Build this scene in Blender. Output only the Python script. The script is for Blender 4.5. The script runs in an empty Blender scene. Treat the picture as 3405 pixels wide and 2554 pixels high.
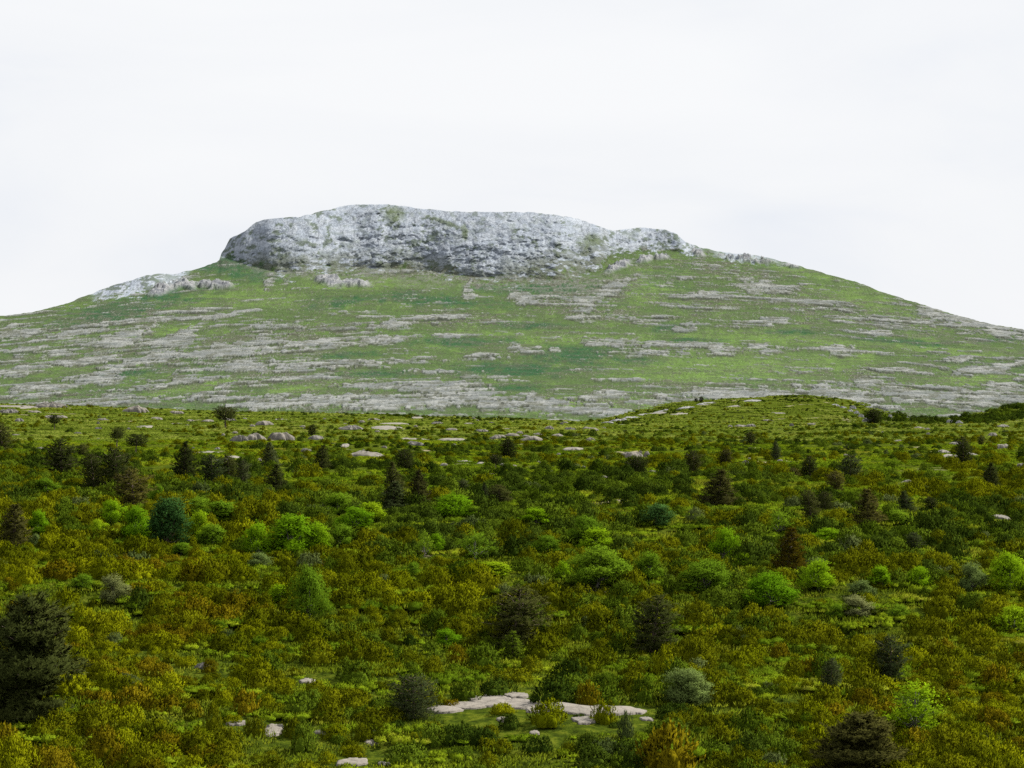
import bpy, math, random
import numpy as np
C = bpy.context.scene.collection
SC = bpy.context.scene
R = math.radians

# ------------------------------------------------------------------ camera
F = 7680.0                 # focal length in photo pixels (photo 3405 x 2554)
CX, CY = 1702.5, 1277.0    # level camera: the horizon is the middle row
cam_d = bpy.data.cameras.new('camera')
cam_d.sensor_width = 36.0
cam_d.lens = 36.0 * F / 3405.0
cam_d.clip_start = 1.0
cam_d.clip_end = 20000.0
cam = bpy.data.objects.new('camera', cam_d)
C.objects.link(cam)
cam.location = (0, 0, 0)
cam.rotation_euler = (R(90), 0, 0)
SC.camera = cam

# ------------------------------------------------------------------ sky and sun
SUN_EL, SUN_AZ = 46.0, 63.0      # elevation; azimuth clockwise from the view direction (+Y)
w = bpy.data.worlds.new('World'); SC.world = w; w.use_nodes = True
nt = w.node_tree; N = nt.nodes; L = nt.links
N.clear()
out = N.new('ShaderNodeOutputWorld'); bg = N.new('ShaderNodeBackground')
bg.inputs['Strength'].default_value = 0.05
sky = N.new('ShaderNodeTexSky'); sky.sky_type = 'NISHITA'; sky.sun_disc = False
sky.sun_elevation = R(SUN_EL); sky.sun_rotation = R(SUN_AZ)
sky.air_density = 1.0; sky.dust_density = 2.0
tc = N.new('ShaderNodeTexCoord')
mp = N.new('ShaderNodeMapping'); mp.inputs['Scale'].default_value = (2.2, 2.2, 7.0)
mp.inputs['Rotation'].default_value = (0, R(8), 0)
n1 = N.new('ShaderNodeTexNoise'); n1.inputs['Scale'].default_value = 1.6
n1.inputs['Detail'].default_value = 7; n1.inputs['Roughness'].default_value = 0.5; n1.inputs['Distortion'].default_value = 0.6
L.new(tc.outputs['Generated'], mp.inputs['Vector']); L.new(mp.outputs[0], n1.inputs['Vector'])
cr = N.new('ShaderNodeValToRGB')      # cloud whiteness
cr.color_ramp.elements[0].position = 0.33; cr.color_ramp.elements[0].color = (0.78, 0.815, 0.88, 1)
cr.color_ramp.elements[1].position = 0.66; cr.color_ramp.elements[1].color = (0.905, 0.915, 0.93, 1)
e = cr.color_ramp.elements.new(0.5); e.color = (0.87, 0.885, 0.91, 1)
L.new(n1.outputs['Fac'], cr.inputs['Fac'])
vm = N.new('ShaderNodeVectorMath'); vm.operation = 'SCALE'; vm.inputs['Scale'].default_value = 9.5
L.new(cr.outputs['Color'], vm.inputs[0])
mix = N.new('ShaderNodeMix'); mix.data_type = 'RGBA'
mix.inputs['Factor'].default_value = 0.97
L.new(sky.outputs[0], mix.inputs['A']); L.new(vm.outputs[0], mix.inputs['B'])
sx_ = N.new('ShaderNodeSeparateXYZ'); L.new(tc.outputs['Generated'], sx_.inputs[0])
mr = N.new('ShaderNodeMapRange'); mr.interpolation_type = 'SMOOTHSTEP'    # an overcast sky is about twice as bright overhead as at its foot
mr.inputs['From Min'].default_value = 0.20; mr.inputs['From Max'].default_value = 0.60
mr.inputs['To Min'].default_value = 1.0; mr.inputs['To Max'].default_value = 1.45
L.new(sx_.outputs['Z'], mr.inputs['Value'])
v2 = N.new('ShaderNodeVectorMath'); v2.operation = 'SCALE'; L.new(mix.outputs['Result'], v2.inputs[0]); L.new(mr.outputs[0], v2.inputs['Scale'])
L.new(v2.outputs[0], bg.inputs['Color']); L.new(bg.outputs[0], out.inputs['Surface'])

sd = bpy.data.lights.new('sun', 'SUN'); sd.energy = 5.0; sd.angle = R(3.0); sd.color = (1.0, 0.95, 0.86)
so = bpy.data.objects.new('sun', sd); C.objects.link(so)
so.rotation_euler = (R(90 - SUN_EL), 0, R(-SUN_AZ) + math.pi)
so.rotation_euler = (R(90 - SUN_EL), 0, math.pi - R(SUN_AZ))
SC.view_settings.view_transform = 'Standard'; SC.view_settings.look = 'None'
SC.view_settings.exposure = 1.15; SC.view_settings.gamma = 1.0; SC.view_settings.use_curve_mapping = False
SC.cycles.use_denoising = False
SC.cycles.max_bounces = 6; SC.cycles.diffuse_bounces = 2; SC.cycles.glossy_bounces = 1
SC.cycles.transmission_bounces = 2; SC.cycles.transparent_max_bounces = 4; SC.cycles.volume_bounces = 0
SC.cycles.caustics_reflective = False; SC.cycles.caustics_refractive = False

# ------------------------------------------------------------------ helpers
rng = np.random.default_rng(7)
def _hash(ix, iy, iz, seed):
    h = (ix.astype(np.int64) * 374761393 + iy.astype(np.int64) * 668265263 + iz.astype(np.int64) * 2147483647 + seed * 1274126177) & 0xFFFFFFFF
    h = ((h ^ (h >> 13)) * 1274126177) & 0xFFFFFFFF
    h = ((h ^ (h >> 16)) * 2246822519) & 0xFFFFFFFF
    return ((h ^ (h >> 15)) & 0xFFFFFF) / float(0xFFFFFF)
def noise2(x, y, seed=0):
    x = np.asarray(x, float); y = np.asarray(y, float)
    ix = np.floor(x); iy = np.floor(y); fx = x - ix; fy = y - iy
    u = fx * fx * fx * (fx * (fx * 6 - 15) + 10); v = fy * fy * fy * (fy * (fy * 6 - 15) + 10)
    z = np.zeros_like(ix)
    a = _hash(ix, iy, z, seed); b = _hash(ix + 1, iy, z, seed); c = _hash(ix, iy + 1, z, seed); d = _hash(ix + 1, iy + 1, z, seed)
    return (a * (1 - u) + b * u) * (1 - v) + (c * (1 - u) + d * u) * v
def fbm(x, y, oct=4, seed=0, gain=0.5):
    s = 0; a = 1; t = 0
    x = np.asarray(x, float); y = np.asarray(y, float)
    for k in range(oct):
        s = s + a * noise2(x, y, seed + k * 17); t += a
        x, y = (x * 0.8 - y * 0.6) * 2.03 + 3.1, (x * 0.6 + y * 0.8) * 2.03 + 7.7; a *= gain
    return s / t
def fbm_s(x, y, oct=4, seed=0, gain=0.5):      # keeps its axes, for stretched noise
    s = 0; a = 1; t = 0
    x = np.asarray(x, float); y = np.asarray(y, float)
    for k in range(oct):
        s = s + a * noise2(x + 13.7 * k, y + 5.3 * k, seed + k * 17); t += a
        x, y = x * 2.03, y * 2.03; a *= gain
    return s / t
def billow(x, y, oct=4, seed=0, gain=0.55):     # rounded bulges parted by sharp creases
    s = 0; a = 1; t = 0
    x = np.asarray(x, float); y = np.asarray(y, float)
    for k in range(oct):
        s = s + a * np.abs(2 * noise2(x, y, seed + k * 13) - 1) * 1.6; t += a
        x, y = (x * 0.9 - y * 0.44) * 2.07 + 3.1, (x * 0.44 + y * 0.9) * 2.07 + 7.7; a *= gain
    return s / t
def sstep(a, b, x):
    t = np.clip((x - a) / (b - a), 0, 1); return t * t * (3 - 2 * t)

def mesh_np(name, verts, faces_flat, nper, mats=(), smooth=True, normals=None):
    """verts (n,3); faces_flat: (m, nper) indices"""
    me = bpy.data.meshes.new(name)
    verts = np.ascontiguousarray(verts, dtype=np.float32); f = np.ascontiguousarray(faces_flat, dtype=np.int32)
    me.vertices.add(len(verts)); me.vertices.foreach_set('co', verts.ravel())
    me.loops.add(f.size); me.loops.foreach_set('vertex_index', f.ravel())
    me.polygons.add(len(f)); me.polygons.foreach_set('loop_start', np.arange(0, f.size, nper, dtype=np.int32))
    me.polygons.foreach_set('use_smooth', np.full(len(f), smooth))
    me.update(calc_edges=True)
    if normals is not None:      # leaves take the light as the surface of the whole bush or crown does
        me.polygons.foreach_set('use_smooth', np.ones(len(f), bool))
        me.normals_split_custom_set_from_vertices(np.ascontiguousarray(normals, dtype=np.float32))
    for m in mats: me.materials.append(m)
    return me
def grid_faces(nr, nc):
    i = np.arange(nr - 1)[:, None] * nc + np.arange(nc - 1)[None, :]
    return np.stack([i, i + 1, i + nc + 1, i + nc], -1).reshape(-1, 4)
def add_col(me, name, rgb):
    a = me.color_attributes.new(name, 'FLOAT_COLOR', 'POINT')
    col = np.ones((len(rgb), 4), np.float32); col[:, :3] = rgb
    a.data.foreach_set('color', col.ravel())
def link(name, me, parent=None):
    o = bpy.data.objects.new(name, me); C.objects.link(o)
    if parent is not None: o.parent = parent
    return o
def tag(o, label=None, cat=None, group=None, kind=None):
    if label: o['label'] = label
    if cat: o['category'] = cat
    if group: o['group'] = group
    if kind: o['kind'] = kind
    return o

# ------------------------------------------------------------------ lie of the land
RK = np.array([30, 55, 75, 90, 107, 126, 152, 212, 330, 500, 700, 860, 1000, 1180, 1400, 1900.])
_ex = np.array([-900, 0, 200, 600, 1000, 1400, 1700, 2000, 2300, 2600, 2900, 3405, 4300.])
_ey = np.array([1335, 1345, 1352, 1368, 1376, 1387, 1397, 1409, 1412, 1412, 1413, 1413, 1410.])
_hx = np.array([-900, 1500, 1850, 1950, 2000, 2100, 2250, 2400, 2650, 2780, 2850, 2900, 3000, 3100, 3150, 3250, 3350, 3405, 3700, 4300.])
_hy = np.array([1470, 1470, 1440, 1418, 1406, 1377, 1347, 1327, 1317, 1326, 1345, 1368, 1388, 1396, 1400, 1386, 1356, 1345, 1330, 1330.])
def ground_y(x, r):
    """photo row at which ground at depth r under photo column x shows"""
    ed = np.interp(x, _ex, _ey); hy = np.interp(x, _hx, _hy)
    hy = np.where(hy > ed + 18, ed + 18, hy)
    knots = [5400 + 0 * ed, 3300 + 0 * ed, 2554 + 0 * ed, 2200 + 0 * ed, 1900 + 0 * ed, 1710 + 0 * ed, 1618 + 0 * ed, 1556 + 0 * ed, 1497 + 0 * ed, 1455 + 0 * ed,
             ed * 0.5 + 0.5 * 1412 + 11, ed, np.minimum(ed + 6, ed * 0.45 + hy * 0.55), hy, hy + 45, hy + 110]
    lr = np.log(np.clip(r, 30, 1900)); lk = np.log(RK)
    out = np.zeros(np.broadcast(x, r).shape)
    # work with depth below the eye so that the curve stays smooth
    zk = [-(k - CY) / F * rr for k, rr in zip(knots, RK)]
    lr = np.broadcast_to(lr, out.shape)
    for i in range(len(RK) - 1):
        m = (lr >= lk[i]) & (lr <= lk[i + 1])
        t = (lr - lk[i]) / (lk[i + 1] - lk[i])
        t = t * 0.5 + 0.5 * t * t * (3 - 2 * t)
        zz = zk[i] * (1 - t) + zk[i + 1] * t
        out = np.where(m, zz, out)
    return out
def H(X, Y):
    X = np.asarray(X, float); Y = np.asarray(Y, float)
    x = CX + X / np.maximum(Y, 1) * F
    z = ground_y(x, Y)
    z = z + (fbm(X / 13, Y / 13, 3, 5) - 0.5) * 1.0 * sstep(30, 60, Y)
    z = z + (fbm(X / 55, Y / 70, 3, 9) - 0.5) * 2.2 * sstep(100, 300, Y) * (1 - 0.6 * sstep(900, 1100, Y))
    z = z + (fbm(X / 1.6, Y / 1.6, 2, 301) - 0.5) * 0.30 * (1 - sstep(400, 800, Y))
    z = z + (fbm(X / 16, Y / 40, 3, 19) - 0.5) * 3.4 * sstep(850, 1050, Y)
    return z
def at(px, py):
    """world point where the sight line through photo pixel (px, py) meets the ground"""
    r = np.geomspace(40, 1250, 3000)
    X = (px - CX) / F * r
    y = CY - H(X, r) / r * F
    k = np.nonzero(y <= py)[0]
    i = k[0] if len(k) else len(r) - 1
    return float(X[i]), float(r[i]), float(H(X[i], r[i]))

# ------------------------------------------------------------------ materials
def newmat(name):
    m = bpy.data.materials.new(name); m.use_nodes = True
    n = m.node_tree.nodes; n.clear(); o = n.new('ShaderNodeOutputMaterial')
    return m, n, m.node_tree.links, o
def ramp(n, stops):
    c = n.new('ShaderNodeValToRGB'); el = c.color_ramp.elements
    el[0].position, el[0].color = stops[0][0], (*stops[0][1], 1)
    el[1].position, el[1].color = stops[-1][0], (*stops[-1][1], 1)
    for p, col in stops[1:-1]:
        e = el.new(p); e.color = (*col, 1)
    return c
def math_n(n, l, op, a, b=None, clamp=False):
    m = n.new('ShaderNodeMath'); m.operation = op; m.use_clamp = clamp
    for k, v in enumerate((a, b)):
        if v is None: continue
        if isinstance(v, (int, float)): m.inputs[k].default_value = v
        else: l.new(v, m.inputs[k])
    return m.outputs[0]
LEAF = 0.70
def leaf_mat(name, stops, region=0.6, trans=0.15, rough=0.6, inner=0.35, seed=0.0, rscale=0.03):
    """foliage: each plant takes its own place on the ramp, from its own chance and from the patch of hillside it grows on"""
    m, n, l, o = newmat(name)
    oi = n.new('ShaderNodeObjectInfo')
    ns = n.new('ShaderNodeTexNoise'); ns.noise_dimensions = '3D'; ns.inputs['Scale'].default_value = rscale; ns.inputs['Detail'].default_value = 2
    ad = n.new('ShaderNodeVectorMath'); ad.operation = 'ADD'; ad.inputs[1].default_value = (seed, seed * 2, 0)
    l.new(oi.outputs['Location'], ad.inputs[0]); l.new(ad.outputs[0], ns.inputs['Vector'])
    reg = math_n(n, l, 'MULTIPLY', math_n(n, l, 'SUBTRACT', ns.outputs['Fac'], 0.5), 2.2 * region)
    rnd = math_n(n, l, 'MULTIPLY', math_n(n, l, 'SUBTRACT', oi.outputs['Random'], 0.5), 1.0 * (1.35 - region))
    tcn = n.new('ShaderNodeTexCoord')
    ni = n.new('ShaderNodeTexNoise'); ni.inputs['Scale'].default_value = 2.6; ni.inputs['Detail'].default_value = 3
    l.new(tcn.outputs['Object'], ni.inputs['Vector'])
    inn = math_n(n, l, 'MULTIPLY', math_n(n, l, 'SUBTRACT', ni.outputs['Fac'], 0.5), inner * 2)
    s = math_n(n, l, 'ADD', math_n(n, l, 'ADD', reg, rnd), math_n(n, l, 'ADD', inn, 0.5), True)
    c = ramp(n, [(a_, tuple(v * LEAF for v in b_)) for a_, b_ in stops]); l.new(s, c.inputs['Fac'])
    geo = n.new('ShaderNodeNewGeometry')
    hv = n.new('ShaderNodeHueSaturation'); l.new(c.outputs['Color'], hv.inputs['Color'])
    l.new(math_n(n, l, 'ADD', math_n(n, l, 'MULTIPLY', geo.outputs['Random Per Island'], 0.4), 0.8), hv.inputs['Value'])
    d = n.new('ShaderNodeBsdfPrincipled'); d.inputs['Roughness'].default_value = rough
    d.inputs['Specular IOR Level'].default_value = 0.0
    l.new(hv.outputs[0], d.inputs['Base Color'])
    t = n.new('ShaderNodeBsdfTranslucent'); l.new(hv.outputs[0], t.inputs['Color'])
    mx = n.new('ShaderNodeMixShader'); mx.inputs[0].default_value = trans
    l.new(d.outputs[0], mx.inputs[1]); l.new(t.outputs[0], mx.inputs[2]); l.new(mx.outputs[0], o.inputs['Surface'])
    return m
def bark_mat(name, a, b):
    m, n, l, o = newmat(name)
    tcn = n.new('ShaderNodeTexCoord'); ns = n.new('ShaderNodeTexNoise'); ns.inputs['Scale'].default_value = 9; ns.inputs['Detail'].default_value = 5
    l.new(tcn.outputs['Object'], ns.inputs['Vector']); c = ramp(n, [(0.35, a), (0.65, b)]); l.new(ns.outputs['Fac'], c.inputs['Fac'])
    d = n.new('ShaderNodeBsdfPrincipled'); d.inputs['Roughness'].default_value = 0.9; l.new(c.outputs[0], d.inputs['Base Color'])
    bp = n.new('ShaderNodeBump'); bp.inputs['Distance'].default_value = 0.02; l.new(ns.outputs['Fac'], bp.inputs['Height']); l.new(bp.outputs[0], d.inputs['Normal'])
    l.new(d.outputs[0], o.inputs['Surface']); return m
def rock_mat(name, a, b, c3, scale=1.0):
    m, n, l, o = newmat(name)
    geo = n.new('ShaderNodeNewGeometry')
    ns = n.new('ShaderNodeTexNoise'); ns.inputs['Scale'].default_value = 0.9 * scale; ns.inputs['Detail'].default_value = 8; ns.inputs['Roughness'].default_value = 0.62
    l.new(geo.outputs['Position'], ns.inputs['Vector'])
    c = ramp(n, [(0.30, a), (0.46, b), (0.64, c3)]); l.new(ns.outputs['Fac'], c.inputs['Fac'])
    vo = n.new('ShaderNodeTexVoronoi'); vo.feature = 'DISTANCE_TO_EDGE'; vo.inputs['Scale'].default_value = 0.7 * scale
    nd = n.new('ShaderNodeVectorMath'); nd.operation = 'ADD'
    l.new(geo.outputs['Position'], nd.inputs[0]); l.new(ns.outputs['Color'], nd.inputs[1]); l.new(nd.outputs[0], vo.inputs['Vector'])
    cr2 = ramp(n, [(0.0, (0.35, 0.33, 0.30)), (0.035, (1, 1, 1))]); l.new(vo.outputs['Distance'], cr2.inputs['Fac'])
    mx = n.new('ShaderNodeMix'); mx.data_type = 'RGBA'; mx.blend_type = 'MULTIPLY'; mx.inputs['Factor'].default_value = 0.7
    l.new(c.outputs[0], mx.inputs['A']); l.new(cr2.outputs[0], mx.inputs['B'])
    d = n.new('ShaderNodeBsdfPrincipled'); d.inputs['Roughness'].default_value = 0.92; l.new(mx.outputs['Result'], d.inputs['Base Color'])
    bp = n.new('ShaderNodeBump'); bp.inputs['Distance'].default_value = 0.12; bp.inputs['Strength'].default_value = 0.8
    l.new(ns.outputs['Fac'], bp.inputs['Height']); l.new(bp.outputs[0], d.inputs['Normal'])
    l.new(d.outputs[0], o.inputs['Surface']); return m

# ------------------------------------------------------------------ the mountain
_sx = np.array([-500,-200, 0, 60, 130, 200, 215, 260, 300, 345, 375, 430, 468, 474, 479, 485, 497, 529, 553, 580, 645, 687, 740, 780, 840, 900, 960, 1050, 1130, 1200, 1250, 1300, 1325, 1355, 1390, 1440, 1462, 1480, 1510, 1560, 1620, 1680, 1720, 1790, 1850, 1900, 2000, 2100, 2150, 2212, 2450, 2900]) * 1.5394
_sy = np.array([760,713, 683, 676, 660, 634, 626, 612, 600, 589, 592, 580, 566, 560, 545, 537, 515, 499, 480, 472.5, 469, 458.5, 446, 441.5, 442, 449, 456, 458, 458.5, 464, 473, 492, 498, 496, 491, 496, 506, 522, 534, 545, 549, 562, 573, 593, 608, 629, 661, 690, 702, 712, 775, 850]) * 1.5394
_bx = np.array([-900, 300, 320, 420, 520, 600, 640, 730, 745, 797, 846, 895, 1015, 1263, 1425, 1561, 1697, 1860, 1960, 2000, 2016, 2040, 2131, 2218, 2266, 2313, 2345, 2433, 2530, 2650, 2700, 4500])
_bd = np.array([12, 12, 30, 50, 60, 30, 12, 12, 22, 92, 140, 173, 190, 215, 205, 215, 225, 215, 165, 150, 110, 84, 76, 70, 50, 25, 14, 26, 22, 14, 12, 12.])   # depth of the cliff band under the skyline, photo px
NCM, NRM, N3 = 1750, 410, 16
xm = np.linspace(-480, 3890, NCM)
def smooth(v, k):
    kk = np.hanning(k + 2)[1:-1]; kk /= kk.sum(); p = np.pad(v, k, mode='edge'); return np.convolve(p, kk, 'same')[k:-k]
sk0 = np.interp(xm, _sx, _sy)
sk = sk0 + (fbm(xm / 22, xm * 0, 4, 3) - 0.5) * 7
bd0 = np.interp(xm, _bx, _bd); yb0 = smooth(sk0 + bd0, 25); bd0 = np.maximum(smooth(bd0, 21), 10)      # plain foot line, used for the shape
bd = np.maximum(bd0 + (fbm(xm / 60, xm * 0 + 4, 4, 8) - 0.5) * 40 * sstep(30, 120, bd0), 10)
yb = sk + bd
def rfun(y):
    u = (1480 - y) / 600
    return 1400 + (1480 - y) * 1.72 * (0.84 + 0.22 * u)
s1 = np.linspace(0, 1, NRM)[:, None]
skS = smooth(sk0, 260)
ym = 1480 + (skS[None] - 1480) * s1 + (sk - skS)[None] * sstep(0.80, 1.0, s1)
tc_ = np.clip((yb0[None] - ym) / bd0[None], 0, 1.1)
iscl = sstep(22, 60, bd0)[None]
rm = np.where(ym > yb0[None], rfun(ym), iscl * (rfun(yb0)[None] + np.maximum(bd0[None] * 0.62, 12) * (0.75 * tc_ + 0.25 * tc_ ** 3)) + (1 - iscl) * rfun(ym))
t3 = np.linspace(0.06, 1, N3)[:, None]
r3 = rm[-1:] + 700 * t3 ** 1.5
z3 = -(ym[-1:] - CY) / F * rm[-1:] - 260 * t3 ** 1.7
cliff = (ym < yb0[None]).astype(float)
big = sstep(25, 80, bd)[None]
xg = np.broadcast_to(xm[None], ym.shape)
Xw = (xg - CX) / F * rm; Zw = -(ym - CY) / F * rm
# edge of the rock: soft, ragged
dist_b = (yb[None] - ym)          # > 0 above the foot line
rag = (fbm(Xw / 16, Zw / 7, 5, 41) - 0.5) * 85
rockm = sstep(-40, 50, dist_b + rag * sstep(20, 120, bd)[None])
rock_s = rockm
rockm = sstep(0.36, 0.60, rockm + (fbm(Xw / 5, Zw / 1.8, 4, 43, 0.7) - 0.5) * 1.1 * np.clip(rockm * (1 - rockm) * 6, 0, 1)) * sstep(12, 26, bd)[None]
# relief of the face: buttresses, fluting, ledges
warp = (fbm(Xw / 30, Zw / 30, 3, 77) - 0.5) * 26
but = fbm_s((Xw + warp) / 34, (Zw + Xw * 0.15) / 46, 3, 11)
but = 1 - np.abs(2 * but - 1) * 1.6
flu = fbm((Xw + warp * 0.4 - Zw * 0.5) / 9, (Zw + warp * 0.3) / 11, 4, 21, 0.6); flu = 0.5 + (np.abs(flu - 0.5) * 2 - 0.17) * 1.3
led = fbm_s(Xw / 24 + 3, (Zw + (fbm(Xw / 18, Zw / 18, 3, 5) - 0.5) * 14) / 4.2, 3, 31, 0.6)
fine = fbm(Xw / 2.8, Zw / 2.4, 3, 51, 0.6)
hz = sstep(1050, 1350, xg) * (1 - sstep(1900, 2010, xg)) * sstep(740, 800, ym)      # strongest bedding in the middle low part
amp = rock_s * (0.35 + 0.65 * sstep(8, 60, bd)[None] )
top = sstep(0, 30, ym - sk[None])
but = but * 1.0
big_b = fbm((Xw + Zw * 0.4) / 62, Zw / 40, 2, 13)
bil = billow((Xw + warp * 0.5 - Zw * 0.35) / 17, (Zw + warp * 0.3) / 15, 5, 23, 0.58)
dr = -(big_b - 0.5) * 26 * amp - (bil - 0.4) * 15 * amp - (led - 0.5) * (2 + 9 * hz) * amp - (fine - 0.5) * 3.0 * amp
dr = 0.50 * dr * (0.25 + 0.75 * top) * (0.3 + 0.7 * sstep(10, 60, bd)[None])
rm2 = rm + dr
# outcrops lower down: (x, y, w, h, slant) in photo pixels
def ell(cx, cy, w, h, ang, soft=0.6, wob=0.5):
    a = R(ang); dx = xg - cx; dy = ym - cy
    u = (dx * math.cos(a) - dy * math.sin(a)) / (w / 2); v = (dx * math.sin(a) + dy * math.cos(a)) / (h / 2)
    d = np.sqrt(u * u + v * v) + WB * wob
    return sstep(1 + soft, 1 - soft, d)
WB = (fbm_s(Xw / 22, rm / 60, 4, 61, 0.62) - 0.5) * 3.2
WB2 = (fbm_s(Xw / 7, rm / 22, 4, 62, 0.65) - 0.5) * 3.0
WB = WB * 0.5 + WB2 * 0.6
outc = np.zeros_like(ym)
for q in [(560, 945, 130, 52, 18), (450, 945, 120, 30, 16), (380, 955, 90, 26, 20), (620, 948, 60, 26, -20), (705, 950, 120, 20, -5), (1100, 936, 90, 30, -8), (1180, 944, 110, 20, -6), (530, 968, 70, 30, 10),
          (2060, 886, 90, 22, 22), (2141, 866, 60, 16, 15), (2200, 858, 50, 12, 0), (2440, 858, 120, 16, -6), (2520, 868, 120, 18, -4), (2630, 884, 60, 12, -10), (2315, 838, 60, 22, -30)]:
    outc = np.maximum(outc, ell(*q, soft=0.35, wob=0.35))
outc = outc * (1 - rockm)
# vertical relief of the grassy flank: swells, terraces, slabs
swell = (fbm(Xw / 170, rm / 260, 3, 71) - 0.5) * 22 * sstep(1400, 1700, rm) * (1 - rockm) * sstep(0, 60, ym - sk[None])
ROCK = [(60,1083,130,26,5),(228,1113,170,18,12),(407,1126,150,34,12),(613,1115,120,26,5),(597,1142,150,20,3),(70,1164,150,30,8),(195,1180,100,14,8),(727,1061,120,20,12),(325,1251,270,50,12),(135,1294,200,36,5),
 (814,1159,290,42,6),(1058,1142,290,18,5),(1030,1218,340,26,3),(800,1225,260,28,5),(542,1283,330,22,8),(680,1308,230,28,5),(803,1321,180,14,2),(920,1093,230,20,3),(1112,1332,220,26,6),(60,1240,140,24,10),(40,1120,120,20,6),
 (1311,1083,175,20,0),(1257,1053,90,10,0),(1208,1137,240,26,4),(1740,1164,185,30,-3),(1615,1186,170,20,3),(1333,1200,150,16,6),(1425,1237,180,14,0),(1534,1289,220,34,0),(1263,1286,300,12,0),(1642,1256,210,10,0),
 (2022,1140,200,24,-2),(2185,1145,240,24,-3),(2131,1172,280,18,-1),(2022,1316,200,22,4),(1425,1332,520,44,2),(1750,1354,400,36,-2),(950,1340,330,30,3),(1500,1120,110,12,0),
 (2509,955,80,34,0),(2260,933,80,18,10),(2585,960,100,22,-5),(2640,950,70,12,0),(2340,977,110,16,5),(2552,1069,150,24,6),(2910,1112,130,22,-8),(3290,1085,400,60,-17),(3080,1040,160,26,-18),(2313,1150,210,22,-3),(2422,1169,200,28,8),(2558,1172,120,20,5),(2650,1165,90,12,0),
 (2791,1172,120,30,0),(3171,1196,140,20,2),(3306,1226,210,22,8),(2422,1313,520,30,4),(3019,1320,700,56,0),(2270,1098,90,14,0),(2300,1075,80,12,0),(3330,1290,170,36,14),(2900,1262,120,14,0),(2640,1240,100,10,0),(480,1200,160,22,10),(300,1200,190,20,10),(1900,1060,120,10,0),
 (1566,982,46,30,-10),(1555,955,14,50,-25),(1745,990,80,34,0),(1941,1012,46,60,40),(2022,969,130,30,28),(895,935,46,34,50),(955,930,26,18,40)]
SCREE = [(480,1060,420,50,8),(250,1090,380,60,8),(350,1170,600,70,9),(900,1120,520,60,4),(1507,1067,300,46,0),(700,1190,620,60,5),(850,1260,700,50,4),(2050,1050,320,46,-5),(2693,1015,520,90,-9),(2368,1004,300,70,0),(3000,1075,420,60,-13),(1200,1330,900,70,1),(2700,1330,1500,90,0),
 (300,1330,700,50,2),(1350,895,700,50,-3),(1640,925,420,40,-4),(2000,985,220,70,20),(1870,1000,260,50,0),(2450,905,300,50,-8),(1950,1230,120,10,0),(2900,1240,420,30,0),(1250,870,460,36,0)]
DARK = [(1453,1001,440,30,-3),(1330,985,120,40,0),(1780,1083,200,18,0),(2217,1091,90,34,0),(1534,1137,280,36,0),(1914,1180,290,60,0),(1697,1235,400,46,0),(1250,1240,260,24,0),(1700,1290,180,24,0),(380,1040,360,60,10),(760,880,260,70,-14),(540,985,260,36,5),
 (1800,960,420,40,0),(1150,1003,160,30,10),(1160,1180,160,18,4),(3000,1135,300,18,-4),(2650,1105,200,14,0),(430,1240,200,26,10),(3330,1130,160,20,0),(2300,1130,160,14,0),(2090,1200,160,20,0)]
BRIGHT = [(700,990,380,50,6),(1208,942,330,40,0),(1660,953,260,30,0),(2158,950,160,90,20),(1900,1130,500,30,0),(2530,1125,520,30,-2),(2856,995,300,44,-14),(2476,1215,700,80,0),(1914,1340,400,40,0),(1450,1150,120,20,0),(640,1285,300,20,10),(560,1100,260,24,8),
 (1640,1110,260,20,0),(1000,1290,260,20,5),(2350,1250,500,40,0),(3100,1160,400,24,-6),(2600,890,300,26,-12),(3250,1260,260,30,5),(2300,1350,300,30,0),(860,1000,200,40,0)]
def msum(lst, soft, wob):
    m = np.zeros_like(ym)
    for q in lst: m = np.maximum(m, ell(*q, soft=soft, wob=wob))
    return m
slab = msum(ROCK, 0.55, 1.15); scree = msum(SCREE, 0.8, 0.9); darkp = msum(DARK, 0.7, 0.9); bright = msum(BRIGHT, 0.9, 0.9)
st1 = fbm_s(Xw / 52, (rm + Xw * 0.10) / 16, 5, 81, 0.62)     # streaks along the contour
st2 = fbm_s(Xw / 17, (rm + Xw * 0.06) / 8, 5, 91, 0.68)
sp = fbm_s(Xw / 2.2, rm / 6.5, 3, 99, 0.8)
rndv = rng.random(ym.shape)
thr = 0.655 - 0.13 * scree - 0.21 * slab
Tl = -0.0010 * Xw * Xw; vt = rm - Tl                      # the beds rise towards the middle from both sides
nA = fbm_s(Xw / 75, vt / 13, 3, 181, 0.5); nA2 = fbm_s(Xw / 34, vt / 8, 3, 183, 0.5); nB = fbm_s(Xw / 8, vt / 9, 4, 187, 0.6)
gate = np.clip(0.10 + 0.85 * slab + 0.32 * scree + 0.8 * (st1 - 0.5) - 0.5 * bright * (1 - slab) - 0.5 * darkp * (1 - slab), 0, 1)
fA = 0.62 * nA + 0.20 * nB + 0.24 * gate; fB = 0.62 * nA2 + 0.22 * nB + 0.22 * gate
slabm = np.maximum(sstep(0.595, 0.615, fA), 0.85 * sstep(0.612, 0.632, fB)) * (1 - rockm)
slabm = np.maximum(slabm, sstep(0.75, 0.9, slab) * sstep(0.46, 0.50, nB * 0.5 + nA2 * 0.5) * 0.9 * (1 - rockm))
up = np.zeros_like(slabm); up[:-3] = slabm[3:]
under = np.clip(up - slabm, 0, 1) * sstep(0.44, 0.52, fbm_s(Xw / 22, vt / 20, 3, 193, 0.6))  # painted shade: a dark line along the lower edge of each slab
terr = 0
terr = (st1 - 0.5) * 2.2 + (st2 - 0.5) * 1.6 + slabm * 1.0 + (rndv - 0.5) * 0.12 * (0.3 + scree)
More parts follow.
